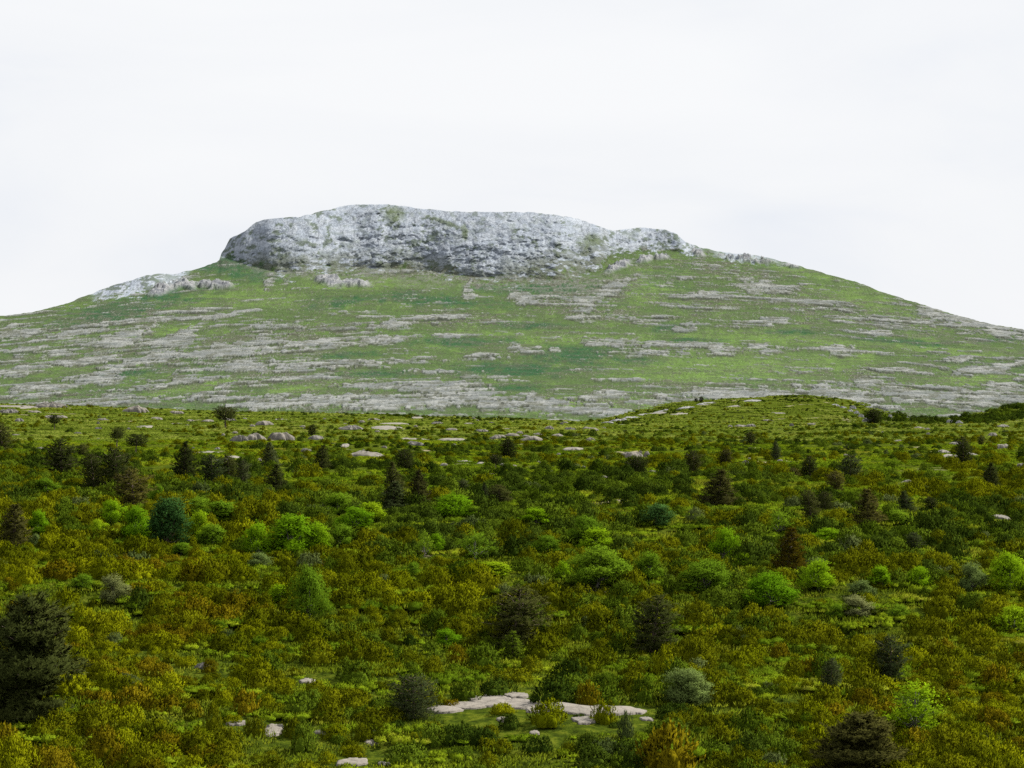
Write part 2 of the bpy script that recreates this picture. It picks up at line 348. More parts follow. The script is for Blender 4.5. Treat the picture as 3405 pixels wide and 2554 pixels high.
Zoff = swell * 0 + terr * sstep(0, 12, ym - sk[None]) * (1 - rockm) * (1 - sstep(0, 1, cliff * big) * 0.7)
Zoff = Zoff + outc * (1.6 + 5.5 * (billow(Xw / 13, (rm + Zw * 4) / 16, 5, 15, 0.55) - 0.32)) * sstep(-4, 16, ym - sk[None])
X2 = (xg - CX) / F * rm2; Z2 = -(ym - CY) / F * rm2 + Zoff
# colours of grass, bracken, heath, limestone, with the shade under ledges painted in
def lerp(a, b, m): return a * (1 - m[..., None]) + np.asarray(b) * m[..., None]
g1 = fbm(Xw / 60, rm / 130, 4, 101); g2 = fbm_s(Xw / 12, rm / 40, 4, 103, 0.65)
col = np.zeros(ym.shape + (3,)) + np.array([0.090, 0.155, 0.042])
col = lerp(col, [0.155, 0.265, 0.055], np.clip(bright * 0.8 + sstep(0.5, 0.75, g2) * 0.5, 0, 1))
col = lerp(col, [0.026, 0.105, 0.036], np.clip(darkp * sstep(0.22, 0.48, g2 * 0.6 + g1 * 0.4) * 1.0 + sstep(0.56, 0.72, g1 * 0.5 + st2 * 0.5) * 0.45, 0, 1))
col = lerp(col, [0.085, 0.100, 0.055], np.clip(sstep(0.45, 0.6, sp * 0.5 + st2 * 0.5) * 0.5, 0, 1))
apron = np.clip(ell(1330, 900, 820, 74, -4, 0.8, 0.5) + ell(1900, 945, 420, 60, 0, 0.8, 0.6) + 0.6 * ell(950, 895, 300, 44, 0, 0.8, 0.5), 0, 1)
col = lerp(col, [0.215, 0.22, 0.20], apron * sstep(0.42, 0.56, fbm(Xw / 6, rm / 12, 5, 217, 0.75)) * 0.75)
# scree and stony turf: grass and stones mingled
stony = np.clip(scree * 1.0 + sstep(0.47, 0.60, st1) * 0.5 + 0.15 * g1 + 0.4 * slab, 0, 1) * (1 - rockm)
col = lerp(col, [0.115, 0.122, 0.085], stony * sstep(0.44, 0.56, fbm_s(Xw / 9, rm / 9, 5, 213, 0.75)) * 0.85)
col = lerp(col, [0.32, 0.315, 0.29], (rndv < 0.010 + 0.09 * stony * st2 * 1.4) * (0.35 + 0.4 * stony) * (1 - rockm))
col = lerp(col, [0.060, 0.056, 0.045], sstep(0.60, 0.74, 0.5 * (1 - st2) + 0.5 * st1) * (0.25 + 0.6 * np.maximum(scree, slab)) * (1 - rockm))
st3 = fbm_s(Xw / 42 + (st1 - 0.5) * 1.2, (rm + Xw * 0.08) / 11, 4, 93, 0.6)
ledge_shade = np.maximum(under, sstep(0.018, 0.005, np.abs(st3 - 0.5)) * sstep(0.46, 0.56, st2 * 0.5 + fbm(Xw / 25, rm / 40, 3, 94) * 0.5))
slabc = lerp(np.zeros(ym.shape + (3,)) + np.array([0.210, 0.230, 0.225]), [0.355, 0.37, 0.355], sstep(0.4, 0.65, st2))
slabc = lerp(slabc, [0.13, 0.14, 0.10], sstep(0.52, 0.60, fbm_s(Xw / 7, rm / 7, 4, 211, 0.7)) * 0.7)

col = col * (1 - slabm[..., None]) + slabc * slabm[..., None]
col = lerp(col, [0.050, 0.058, 0.042], ledge_shade * (0.35 + 0.50 * np.maximum(scree, slab)) * (1 - rockm))  # shade of the rock steps, put into the colour as dark lines
rc = lerp(np.zeros(ym.shape + (3,)) + np.array([0.42, 0.445, 0.485]), [0.49, 0.505, 0.53], sstep(0.42, 0.62, fbm(Xw / 7, Zw / 5, 4, 301, 0.65)))
rc = lerp(rc, [0.24, 0.26, 0.28], sstep(0.50, 0.66, fbm(Xw / 3, Zw / 2.6, 4, 303, 0.7)) * 0.42)
rc = lerp(rc, [0.09, 0.12, 0.055], (sstep(0.54, 0.64, fbm(Xw / 8, Zw / 5, 4, 305, 0.7)) * (0.35 + 0.5 * sstep(0.5, 0.7, but) + 0.3 * (1 - top))).clip(0, 0.8))
crk = np.maximum(sstep(0.030, 0.008, np.abs(fbm_s((Xw + warp * 0.5) / 10, Zw / 30, 4, 331, 0.6) - 0.5)), sstep(0.030, 0.008, np.abs(fbm_s((Xw) / 30, (Zw + warp * 0.15) / 5, 4, 337, 0.6) - 0.5)) * (0.5 + 0.5 * hz))
rc = lerp(rc, [0.13, 0.14, 0.155], crk * 0.55)
rc = lerp(rc, [0.20, 0.21, 0.22], (rndv < 0.25) * 0.35)
lowm = sstep(95, -10, dist_b + 40 * (fbm(Xw / 40, Xw * 0, 3, 6) - 0.5) - 45 * sstep(1650, 1800, xg)) * sstep(80, 150, bd)[None]       # thin turf and rubble at the foot
rc = lerp(rc, [0.13, 0.14, 0.09], lowm * sstep(0.36, 0.52, fbm_s(Xw / 10, Zw / 3.2, 4, 307, 0.75)) * 0.9)
gpt = ell(1310, 712, 60, 60, -30, 0.5, 0.5) + ell(1480, 740, 150, 14, -20, 0.5, 0.6) + ell(1545, 775, 20, 60, 10, 0.5, .5) + ell(1960, 800, 60, 40, 0, 0.7, .8)
rc = lerp(rc, [0.12, 0.15, 0.06], np.clip(gpt, 0, 1) * 0.7)
oc = lerp(rc * 0 + np.array([0.24, 0.255, 0.28]), [0.40, 0.41, 0.42], sstep(0.4, 0.6, fbm(Xw / 4, rm / 4, 4, 401)))
col = col * (1 - outc[..., None]) + oc * outc[..., None]
rc = rc * np.array([0.93, 0.99, 1.06])
mask = rockm[..., None]
col = col * (1 - mask) + rc * mask
X3 = (xm[None] - CX) / F * r3
V = np.concatenate([np.stack([X2, rm2, Z2], -1), np.stack([X3, r3, z3 + 0 * r3], -1)], 0)
colb = np.broadcast_to(np.array([0.30, 0.30, 0.27]), (N3, NCM, 3))
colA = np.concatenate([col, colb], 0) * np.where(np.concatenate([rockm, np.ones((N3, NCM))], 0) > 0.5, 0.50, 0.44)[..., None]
mm, n, l, o = newmat('mountain_turf_and_limestone')
at_ = n.new('ShaderNodeAttribute'); at_.attribute_name = 'cover'
geo = n.new('ShaderNodeNewGeometry')
mpn = n.new('ShaderNodeMapping'); mpn.inputs['Scale'].default_value = (0.8, 0.45, 1.3); l.new(geo.outputs['Position'], mpn.inputs['Vector'])
ns = n.new('ShaderNodeTexNoise'); ns.inputs['Scale'].default_value = 0.55; ns.inputs['Detail'].default_value = 5; ns.inputs['Roughness'].default_value = 0.7
l.new(mpn.outputs[0], ns.inputs['Vector'])
hv = n.new('ShaderNodeHueSaturation'); l.new(at_.outputs['Color'], hv.inputs['Color'])
l.new(math_n(n, l, 'ADD', math_n(n, l, 'MULTIPLY', ns.outputs['Fac'], 0.9), 0.55), hv.inputs['Value'])
d = n.new('ShaderNodeBsdfPrincipled'); d.inputs['Roughness'].default_value = 0.95; d.inputs['Specular IOR Level'].default_value = 0.05
l.new(hv.outputs[0], d.inputs['Base Color'])
bp = n.new('ShaderNodeBump'); bp.inputs['Distance'].default_value = 1.6; bp.inputs['Strength'].default_value = 0.9
l.new(ns.outputs['Fac'], bp.inputs['Height']); l.new(bp.outputs[0], d.inputs['Normal'])
l.new(d.outputs[0], o.inputs['Surface'])
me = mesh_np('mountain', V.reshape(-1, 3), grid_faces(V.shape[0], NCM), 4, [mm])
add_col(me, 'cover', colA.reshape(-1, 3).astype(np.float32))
V_MOUNT = V.reshape(-1, 3)
print('mountain', V_MOUNT.min(0), V_MOUNT.max(0))
mountain = link('mountain', me); tag(mountain, kind='structure')

# ------------------------------------------------------------------ the near ground
NRG, NCG = 620, 760
rg = np.geomspace(34, 1900, NRG)[:, None]; xg2 = np.linspace(-650, 4055, NCG)[None]
Xg = (xg2 - CX) / F * rg; Yg = np.broadcast_to(rg, Xg.shape)
Zg = H(Xg, Yg)


V = np.stack([Xg, Yg, Zg], -1).reshape(-1, 3)
gm, n, l, o = newmat('turf_and_soil')
geo = n.new('ShaderNodeNewGeometry')
na = n.new('ShaderNodeTexNoise'); na.inputs['Scale'].default_value = 0.10; na.inputs['Detail'].default_value = 6; na.inputs['Roughness'].default_value = 0.6
nb = n.new('ShaderNodeTexNoise'); nb.inputs['Scale'].default_value = 1.7; nb.inputs['Detail'].default_value = 6; nb.inputs['Roughness'].default_value = 0.7
for q in (na, nb): l.new(geo.outputs['Position'], q.inputs['Vector'])
ca = ramp(n, [(0.36, (0.012, 0.018, 0.003)), (0.5, (0.030, 0.044, 0.004)), (0.62, (0.062, 0.074, 0.007))]); l.new(nb.outputs['Fac'], ca.inputs['Fac'])
cb = ramp(n, [(0.40, (0.07, 0.055, 0.030)), (0.62, (0.30, 0.26, 0.19))]); l.new(nb.outputs['Fac'], cb.inputs['Fac'])
sa = ramp(n, [(0.60, (0, 0, 0)), (0.68, (1, 1, 1))]); l.new(na.outputs['Fac'], sa.inputs['Fac'])
mx = n.new('ShaderNodeMix'); mx.data_type = 'RGBA'; l.new(sa.outputs[0], mx.inputs['Factor']); l.new(ca.outputs[0], mx.inputs['A']); l.new(cb.outputs[0], mx.inputs['B'])
d = n.new('ShaderNodeBsdfPrincipled'); d.inputs['Roughness'].default_value = 0.95; d.inputs['Specular IOR Level'].default_value = 0.0
l.new(mx.outputs['Result'], d.inputs['Base Color'])
bp = n.new('ShaderNodeBump'); bp.inputs['Distance'].default_value = 0.15; l.new(nb.outputs['Fac'], bp.inputs['Height']); l.new(bp.outputs[0], d.inputs['Normal'])
l.new(d.outputs[0], o.inputs['Surface'])
ground = link('ground', mesh_np('ground', V, grid_faces(NRG, NCG), 4, [gm])); tag(ground, kind='structure')

# ------------------------------------------------------------------ foliage builders
def blades(P, D, Ln, Wd, rg_, bend=0.15, Nr=None):
    """one thin leaf (a folded quad) at each point P along direction D, facing roughly along Nr"""
    n_ = len(P); D = D / np.maximum(np.linalg.norm(D, axis=1, keepdims=True), 1e-6)
    rv = rg_.normal(size=(n_, 3))
    if Nr is None: Nr = D * 0.3 + np.array([0, 0, 1.0])
    S = np.cross(D, Nr + rv * 0.45); S /= np.maximum(np.linalg.norm(S, axis=1, keepdims=True), 1e-6)
    Ln = np.broadcast_to(Ln, (n_,))[:, None]; Wd = np.broadcast_to(Wd, (n_,))[:, None]
    mid = P + D * Ln * 0.45
    flip = (np.cross(D, S) * Nr).sum(1, keepdims=True) > 0        # wind every leaf so that its face looks outward
    S = np.where(flip, -S, S)
    V = np.stack([P, mid + S * Wd * 0.5, P + D * Ln + rv * Ln * bend * 0.3, mid - S * Wd * 0.5], 1).reshape(-1, 3)
    Nv = Nr / np.maximum(np.linalg.norm(Nr, axis=1, keepdims=True), 1e-6) + rv * 0.16
    Nv = np.repeat(Nv / np.linalg.norm(Nv, axis=1, keepdims=True), 4, 0)
    return V, np.arange(n_ * 4).reshape(-1, 4), Nv
def tube(pts, rad, k=6):
    pts = np.asarray(pts, float); n_ = len(pts); V = []
    for i in range(n_):
        t = pts[min(i + 1, n_ - 1)] - pts[max(i - 1, 0)]; t /= np.linalg.norm(t) + 1e-9
        u = np.cross(t, [0.3, 0.9, 0.1]); u /= np.linalg.norm(u) + 1e-9; v = np.cross(t, u)
        for j in range(k):
            a = 2 * math.pi * j / k
            V.append(pts[i] + rad[i] * (math.cos(a) * u + math.sin(a) * v))
    Fq = [[i * k + j, i * k + (j + 1) % k, (i + 1) * k + (j + 1) % k, (i + 1) * k + j] for i in range(n_ - 1) for j in range(k)]
    return np.array(V), np.array(Fq)
def join(chs):
    V = []; Fq = []; Nn_ = []; o_ = 0
    for c_ in chs:
        V.append(c_[0]); Fq.append(c_[1] + o_); o_ += len(c_[0]); Nn_.append(c_[2] if len(c_) > 2 else np.zeros((len(c_[0]), 3)))
    return np.concatenate(V), np.concatenate(Fq), np.concatenate(Nn_)
def dome_pts(n_, rg_, lobes, up=-0.15):
    """points on the skin of overlapping rounded lobes (cx, cy, cz, rx, ry, rz)"""
    P = []; Nn = []
    area = np.array([l_[3] * l_[5] for l_ in lobes]); cnt = np.maximum((n_ * area / area.sum() * 1.5).astype(int), 4)
    for (cx, cy, cz, rx, ry, rz), c_ in zip(lobes, cnt):
        d_ = rg_.normal(size=(c_, 3)); d_ /= np.linalg.norm(d_, axis=1, keepdims=True); d_ = d_[d_[:, 2] > up]
        rad = 1 - 0.30 * rg_.random((len(d_), 1)) ** 2
        p = d_ * rad * [rx, ry, rz] + [cx, cy, cz]
        keep = np.ones(len(p), bool)
        for l_ in lobes:
            q = (p - l_[:3]) / l_[3:]
            keep &= (q ** 2).sum(1) > 0.52
        keep &= p[:, 2] > 0
        P.append(p[keep]); nn = d_ / np.array([rx, ry, rz]); nn /= np.linalg.norm(nn, axis=1, keepdims=True); Nn.append(nn[keep])
    return np.concatenate(P), np.concatenate(Nn)
def core(lobes, k=0.80, seg=8, ring=5):
    ch = []
    for (cx, cy, cz, rx, ry, rz) in lobes:
        th = np.linspace(0, 2 * math.pi, seg, endpoint=False); ph = np.linspace(-0.3, math.pi / 2 * 0.96, ring)
        T, Pp = np.meshgrid(th, ph)
        V = np.stack([cx + rx * k * np.cos(T) * np.cos(Pp), cy + ry * k * np.sin(T) * np.cos(Pp), cz + rz * k * np.sin(Pp)], -1).reshape(-1, 3)
        Fq = [[i * seg + j, i * seg + (j + 1) % seg, (i + 1) * seg + (j + 1) % seg, (i + 1) * seg + j] for i in range(ring - 1) for j in range(seg)]
        ch.append((V, np.array(Fq)))
    return join(ch)[:2]
def make_bush(seed, mat, style='box', n_sh=1050):
    """a low evergreen shrub about 1.8 m across: upright leafy shoots over a lumpy dome"""
    g = np.random.default_rng(seed); lobes = []
    nl = g.integers(4, 8)
    for k in range(nl):
        a = g.random() * 6.28; q = 0.15 + 0.42 * g.random() ** 0.7
        rr = 0.34 + 0.28 * g.random(); h_ = (0.46 + 0.34 * g.random()) * (1.15 if style == 'tall' else 1.0)
        if style == 'low': h_ *= 0.6
        lobes.append((q * math.cos(a) * 1.1, q * math.sin(a) * 0.9, 0.06, rr, rr, h_))
    lobes.append((0, 0, 0.05, 0.5, 0.5, 0.72 if style != 'low' else 0.45))
    lobes = np.array(lobes)
    P, Nn = dome_pts(n_sh, g, lobes)
    clump = fbm(P[:, 0] * 4 + P[:, 2] * 2 + seed, P[:, 1] * 4 - P[:, 2] * 2, 2, seed)      # shoots stand in tufts with gaps
    P = P + Nn * ((clump - 0.45) * 0.34)[:, None]; kp = (clump > 0.30) & (P[:, 2] > -0.02); P = P[kp]; Nn = Nn[kp]
    D = Nn * 0.50 + np.array([0, 0, 0.9]) + g.normal(size=P.shape) * 0.16
    D /= np.linalg.norm(D, axis=1, keepdims=True)
    ln = (0.09 + 0.13 * g.random(len(P)) ** 1.5) * (1.5 if style == 'tall' else 1)
    ch = []
    for k in range(7):          # leaves up each shoot
        t = (k / 7.0) * ln * 0.8
        dd = D * 1.0 + g.normal(size=P.shape) * 0.50
        ch.append(blades(P + D * t[:, None] - D * 0.05, dd, 0.072 + 0.032 * g.random(len(P)), 0.044, g, Nr=Nn + [0, 0, 0.15]))
    V, Fq, Nv = join(ch + [core(lobes, 0.50)])
    return mesh_np('bush', V, Fq, 4, [mat], smooth=False, normals=Nv)
def make_cushions(seed, mat, n_c=54, spread=2.7, rmin=0.14, rmax=0.46):
    """a few square metres of low, tight, rounded cushions"""
    g = np.random.default_rng(seed); lobes = []
    for k in range(n_c):
        a = g.random() * 6.28; q = spread * g.random() ** 0.5; rr = rmin + (rmax - rmin) * g.random() ** 1.5
        lobes.append((q * math.cos(a), q * math.sin(a), -0.03, rr * (1 + 0.5 * g.random()), rr, rr * (0.36 + 0.26 * g.random())))
    ch = []
    for L_ in lobes:
        L1 = np.array([L_]); ch.append(core(L1, 0.84, 10, 5))
    V, Fq, _ = join(ch)
    V = V + (np.stack([noise2(V[:, 0] * 7 + k, V[:, 1] * 7 + V[:, 2] * 5, 5 + k) for k in range(3)], 1) - 0.5) * 0.12
    P, Nn = dome_pts(n_c * 85, g, np.array(lobes))
    tp_ = P - Nn * 0.01
    V, Fq, Nv = join([(V, Fq), blades(tp_, Nn * 0.7 + [0, 0, 0.5] + g.normal(size=P.shape) * 0.5, 0.08 + 0.08 * g.random(len(P)), 0.038, g, Nr=Nn)])
    return mesh_np('cushions', V, Fq, 4, [mat], smooth=False, normals=Nv)
def make_grass(seed, mat, n_=700, spread=1.6):
    g = np.random.default_rng(seed)
    a = g.random(n_) * 6.28; q = spread * g.random(n_) ** 0.5
    P = np.stack([q * np.cos(a), q * np.sin(a), np.full(n_, -0.02)], 1)
    D = np.array([0, 0, 1.0]) + g.normal(size=P.shape) * 0.45
    V, Fq, Nv = blades(P, D, 0.07 + 0.13 * g.random(n_), 0.035, g)
    return mesh_np('tufts', V, Fq, 4, [mat], smooth=False, normals=Nv)

def make_broadleaf(seed, dens=1.0, shape='round', leaf=0.085):
    """unit tree, 1 m tall and about 0.9 m wide before scaling; leaf size given for a 2.6 m tree"""
    g = np.random.default_rng(seed); Hh = 2.6; lf = leaf
    trunk = []; lobes = []
    nb = 10
    top = {'round': 0.62, 'tall': 0.68, 'wide': 0.50, 'dome': 0.60, 'lean': 0.6}[shape]
    base = np.array([0, 0, -0.25])
    lean = np.array([0.22, 0, 0]) if shape == 'lean' else np.array([0.03, 0.02, 0])
    fork = np.array([0.02, 0, 0.16 * Hh]) + lean * 0.5
    trunk.append(tube([base, base * 0 + [0.01, 0, 0.05 * Hh], fork], [0.085, 0.07, 0.055]))
    for k in range(nb):
        a = k / nb * 6.28 + g.random() * 0.6; zt_ = (k + 0.5 * g.random()) / nb * 0.62 if k % 2 else g.random() * 0.5
        zz = (0.16 + zt_ * (top + 0.1)) * Hh
        rr = (0.20 + 0.22 * g.random()) * Hh * (0.72 if shape == 'tall' else 1.0) * math.sqrt(max(0.1, 1 - (zt_ - 0.15) ** 2 * 1.6))
        e = np.array([math.cos(a) * rr * 0.85, math.sin(a) * rr * 0.85, zz]) + lean * (zz / Hh) * 2
        m_ = fork * 0.5 + e * 0.5 + [0, 0, -0.05 * Hh]
        trunk.append(tube([fork, m_, e], [0.045, 0.03, 0.012], 5))
        s_ = (0.085 + 0.15 * g.random() ** 1.3) * Hh
        lobes.append((*e, s_, s_, min(s_ * 0.95, zz)))
    for k in range(4):
        a = g.random() * 6.28; q = 0.10 * Hh * g.random()
        e = np.array([q * math.cos(a), q * math.sin(a), (top + 0.12 * g.random()) * Hh]) + lean * 1.2
        trunk.append(tube([fork, fork * 0.4 + e * 0.6, e], [0.045, 0.028, 0.01], 5))
        s_ = (0.17 + 0.07 * g.random()) * Hh * (0.85 if shape == 'tall' else 1)
        lobes.append((*e, s_, s_, min(s_ * 0.95, Hh * 1.0 - e[2])))
    if shape in ('dome', 'wide'):
        for k in range(5):
            a = k / 5 * 6.28 + 1; s_ = (0.13 + 0.07 * g.random()) * Hh; q = (0.20 + 0.10 * g.random()) * Hh
            lobes.append((math.cos(a) * q, math.sin(a) * q, 0.18 * Hh, s_, s_, s_ * 0.9))
    lobes = np.array(lobes)
    ch = []
    n_sp = int(95 * dens)
    for L_ in lobes:             # each limb carries leafy sprays through its volume, thicker towards the outside
        d_ = g.normal(size=(n_sp, 3)); d_ /= np.linalg.norm(d_, axis=1, keepdims=True)
        q = g.random((n_sp, 1)) ** 0.45
        P = d_ * q * L_[3:] * (0.85 + 0.35 * g.random((n_sp, 1))) + L_[:3]
        P = P[P[:, 2] > 0.02]
        outw = (P - L_[:3]); outw /= np.linalg.norm(outw, axis=1, keepdims=True) + 1e-6
        D = outw * 0.7 + np.array([0, 0, 0.30]) + g.normal(size=P.shape) * 0.3
        D /= np.linalg.norm(D, axis=1, keepdims=True)
        ln = 0.10 + 0.16 * g.random(len(P))
        for k in range(7):
            dd = D * 0.5 + g.normal(size=P.shape) * 0.6
            ch.append(blades(P + D * (ln * k / 7)[:, None] + g.normal(size=P.shape) * 0.03, dd, lf * (0.8 + 0.5 * g.random(len(P))), lf * 0.62, g, Nr=outw + (P - [0, 0, 0.35 * Hh]) * 0.45 + [0, 0, 0.15]))
    Vl, Fl, Nl = join(ch); Vt, Ft, _ = join(trunk)
    return Vt / Hh, Ft, Vl / Hh, Fl, Nl
def make_pine(seed, shape='cone', dens=1.0):
    """unit pine: whorls of boughs that end in brushes of needles"""
    g = np.random.default_rng(seed); Hh = 4.6
    lean = g.normal(size=2) * 0.05
    prof = {'cone': lambda t: 0.30 * (1 - t) ** 0.8 * min(1, (t + 0.10) * 5) + 0.02,
            'round': lambda t: 0.36 * math.sqrt(max(0.02, 1 - ((t - 0.42) / 0.60) ** 2)) * (0.8 + 0.2 * math.sin(t * 19)),
            'spire': lambda t: 0.24 * (1 - t) ** 0.75 + 0.025,
            'umbrella': lambda t: 0.0 if t < 0.42 else 0.40 * math.sqrt(max(0.02, 1 - ((t - 0.66) / 0.36) ** 2)),
            'flat': lambda t: 0.50 * math.sqrt(max(0.02, 1 - ((t - 0.40) / 0.62) ** 2)),
            'oval': lambda t: 0.27 * math.sqrt(max(0.02, 1 - ((t - 0.42) / 0.58) ** 2))}[shape]
    spine = [np.array([lean[0] * t * Hh + 0.03 * math.sin(t * 6), lean[1] * t * Hh, t * Hh * 0.97 - 0.02 * Hh]) for t in np.linspace(0, 1, 8)]
    spine[0][2] = -0.06 * Hh
    tr = [tube(spine, [0.12 * (1 - 0.9 * t) + 0.008 for t in np.linspace(0, 1, 8)], 7)]
    tips = []; tdir = []
    nw = 15 if shape in ('cone', 'spire') else 13
    for wi in range(nw):
        t = 0.07 + 0.90 * wi / (nw - 1)
        Rr = prof(t) * Hh
        if Rr < 0.05: continue
        c0 = np.array([lean[0] * t * Hh + 0.03 * math.sin(t * 6), lean[1] * t * Hh, t * Hh * 0.97 - 0.02 * Hh])
        nb = 6 if t < 0.8 else 4
        a0 = g.random() * 6.28
        for b in range(nb):
            a = a0 + b / nb * 6.28 + g.normal() * 0.18; rl = Rr * (0.62 + 0.5 * g.random())
            rise = (0.10 + 0.35 * t) * rl + g.normal() * 0.05
            dirv = np.array([math.cos(a), math.sin(a), 0])
            p1 = c0 + dirv * rl * 0.5 + [0, 0, rise * 0.25]; p2 = c0 + dirv * rl + [0, 0, rise]
            p2[2] = min(p2[2], Hh * 0.99)
            tr.append(tube([c0, p1, p2], [0.030 * (1 - 0.6 * t), 0.018, 0.006], 4))
            nt_ = max(4, int(rl * 15 * dens))
            for q in range(nt_):
                f_ = 0.20 + 0.80 * (q + g.random()) / nt_
                pp = (c0 * (1 - f_) ** 2 + 2 * f_ * (1 - f_) * p1 + f_ * f_ * p2)
                sd_ = np.array([-math.sin(a), math.cos(a), 0]) * g.normal() * 0.26 * rl * (1.15 - 0.5 * f_)
                tips.append(pp + sd_ + [0, 0, g.normal() * 0.11 + 0.03]); tdir.append(dirv * 0.7 + sd_ * 0.8 + [0, 0, 0.75])
    for q in range(10): tips.append(spine[-1] + g.normal(size=3) * 0.07 + [0, 0, -0.12 * q * 0.6]); tdir.append(np.array([0, 0, 1.0]))
    T = np.array(tips); Dd = np.array(tdir); Dd /= np.linalg.norm(Dd, axis=1, keepdims=True)
    ch = []
    for k in range(15):
        dd = Dd * 0.9 + g.normal(size=T.shape) * 0.62
        ch.append(blades(T - Dd * 0.07 + Dd * 0.14 * g.random((len(T), 1)), dd, 0.13 + 0.09 * g.random(len(T)), 0.034, g, 0.05, Nr=Dd + (T - [0, 0, 0.4 * Hh]) * [0.7, 0.7, 0.25]))
    V, Fq, Nv = join(ch); Vt, Ft, _ = join(tr)
    return Vt / Hh, Ft, V / Hh, Fq, Nv

# foliage colours
M_box0 = leaf_mat('dark_box_leaves', [(0.0, (0.022, 0.040, 0.004)), (1.0, (0.055, 0.085, 0.008))], region=0.5, inner=0.30)
M_box1 = leaf_mat('green_box_leaves', [(0.0, (0.045, 0.075, 0.004)), (1.0, (0.100, 0.148, 0.010))], region=0.5, inner=0.30)
M_box2 = leaf_mat('olive_box_leaves', [(0.0, (0.060, 0.074, 0.002)), (1.0, (0.145, 0.155, 0.004))], region=0.5, inner=0.30)
M_box3 = leaf_mat('yellow_olive_box_leaves', [(0.0, (0.084, 0.104, 0.002)), (1.0, (0.205, 0.220, 0.004))], region=0.5, inner=0.30)
M_box4 = leaf_mat('rusty_box_leaves', [(0.0, (0.080, 0.074, 0.002)), (1.0, (0.175, 0.140, 0.005))], region=0.5, inner=0.35)
M_green = leaf_mat('green_shrub_leaves', [(0.0, (0.030, 0.060, 0.012)), (0.5, (0.060, 0.100, 0.014)), (1.0, (0.10, 0.15, 0.03))], region=0.4, seed=31, trans=0.25)
M_grey = leaf_mat('grey_shrub_leaves', [(0.0, (0.055, 0.078, 0.020)), (1.0, (0.11, 0.140, 0.040))], region=0.3, seed=11)
M_cush = leaf_mat('cushion_leaves', [(0.0, (0.055, 0.095, 0.004)), (0.45, (0.105, 0.160, 0.006)), (0.8, (0.165, 0.210, 0.008)), (1.0, (0.17, 0.165, 0.020))], region=0.6, seed=57, trans=0.15, inner=0.3)
M_cushdry = leaf_mat('dry_cushion_leaves', [(0.0, (0.080, 0.115, 0.012)), (0.5, (0.140, 0.190, 0.020)), (1.0, (0.22, 0.25, 0.045))], region=0.6, seed=57, trans=0.15, inner=0.3)
M_tuft = leaf_mat('grass_tuft_blades', [(0.0, (0.050, 0.072, 0.004)), (0.5, (0.090, 0.120, 0.006)), (1.0, (0.15, 0.165, 0.012))], region=0.6, seed=57, trans=0.15)
M_pine = leaf_mat('pine_needles', [(0.0, (0.024, 0.032, 0.008)), (0.5, (0.040, 0.050, 0.012)), (1.0, (0.062, 0.068, 0.016))], region=0.3, seed=3, trans=0.12)
M_pinegrey = leaf_mat('grey_pine_needles', [(0.0, (0.032, 0.046, 0.015)), (1.0, (0.066, 0.082, 0.028))], region=0.3, seed=4, trans=0.12)
M_pinebrown = leaf_mat('brown_pine_needles', [(0.0, (0.034, 0.036, 0.010)), (0.5, (0.056, 0.056, 0.014)), (1.0, (0.090, 0.084, 0.018))], region=0.3, seed=5, trans=0.12)
M_bright = leaf_mat('fresh_leaves', [(0.0, (0.11, 0.235, 0.006)), (0.5, (0.185, 0.330, 0.007)), (1.0, (0.27, 0.39, 0.010))], region=0.4, seed=8, trans=0.40, inner=0.2)
M_mid = leaf_mat('mid_green_leaves', [(0.0, (0.078, 0.150, 0.008)), (0.5, (0.125, 0.220, 0.011)), (1.0, (0.185, 0.280, 0.015))], region=0.4, seed=9, trans=0.35, inner=0.25)
M_pale = leaf_mat('pale_leaves', [(0.0, (0.14, 0.16, 0.05)), (1.0, (0.25, 0.27, 0.10))], region=0.3, seed=10, trans=0.3)
M_silver = leaf_mat('silvery_leaves', [(0.0, (0.08, 0.125, 0.030)), (1.0, (0.17, 0.23, 0.06))], region=0.3, seed=12, trans=0.3)
M_teal = leaf_mat('dark_bluish_leaves', [(0.0, (0.024, 0.066, 0.014)), (1.0, (0.060, 0.130, 0.030))], region=0.3, seed=13, trans=0.2)
M_rust = leaf_mat('rusty_brown_leaves', [(0.0, (0.040, 0.034, 0.003)), (0.5, (0.070, 0.054, 0.004)), (1.0, (0.11, 0.076, 0.006))], region=0.2, seed=14, trans=0.2)
M_gold = leaf_mat('golden_flowers', [(0.0, (0.18, 0.13, 0.004)), (1.0, (0.40, 0.26, 0.006))], region=0.2, seed=15, trans=0.2)
M_bark = bark_mat('bark', (0.05, 0.035, 0.025), (0.13, 0.09, 0.06))
M_barkp = bark_mat('pale_bark', (0.07, 0.065, 0.05), (0.17, 0.155, 0.13))
M_rock = rock_mat('limestone', (0.045, 0.041, 0.033), (0.090, 0.081, 0.066), (0.140, 0.126, 0.104))
M_rockd = rock_mat('dark_limestone', (0.04, 0.038, 0.032), (0.08, 0.075, 0.065), (0.13, 0.12, 0.102))
M_rockg = rock_mat('grey_limestone', (0.08, 0.08, 0.078), (0.15, 0.15, 0.145), (0.21, 0.208, 0.20), 0.6)
M_sand = rock_mat('pale_stony_ground', (0.070, 0.062, 0.050), (0.110, 0.097, 0.079), (0.140, 0.124, 0.101), 1.6)
BUSH_COLS = [('dark green', M_box0), ('green', M_box1), ('olive', M_box2), ('yellow-olive', M_box3), ('rust-tinged', M_box4), ('greyish green', M_grey), ('golden-flowered', M_gold)]

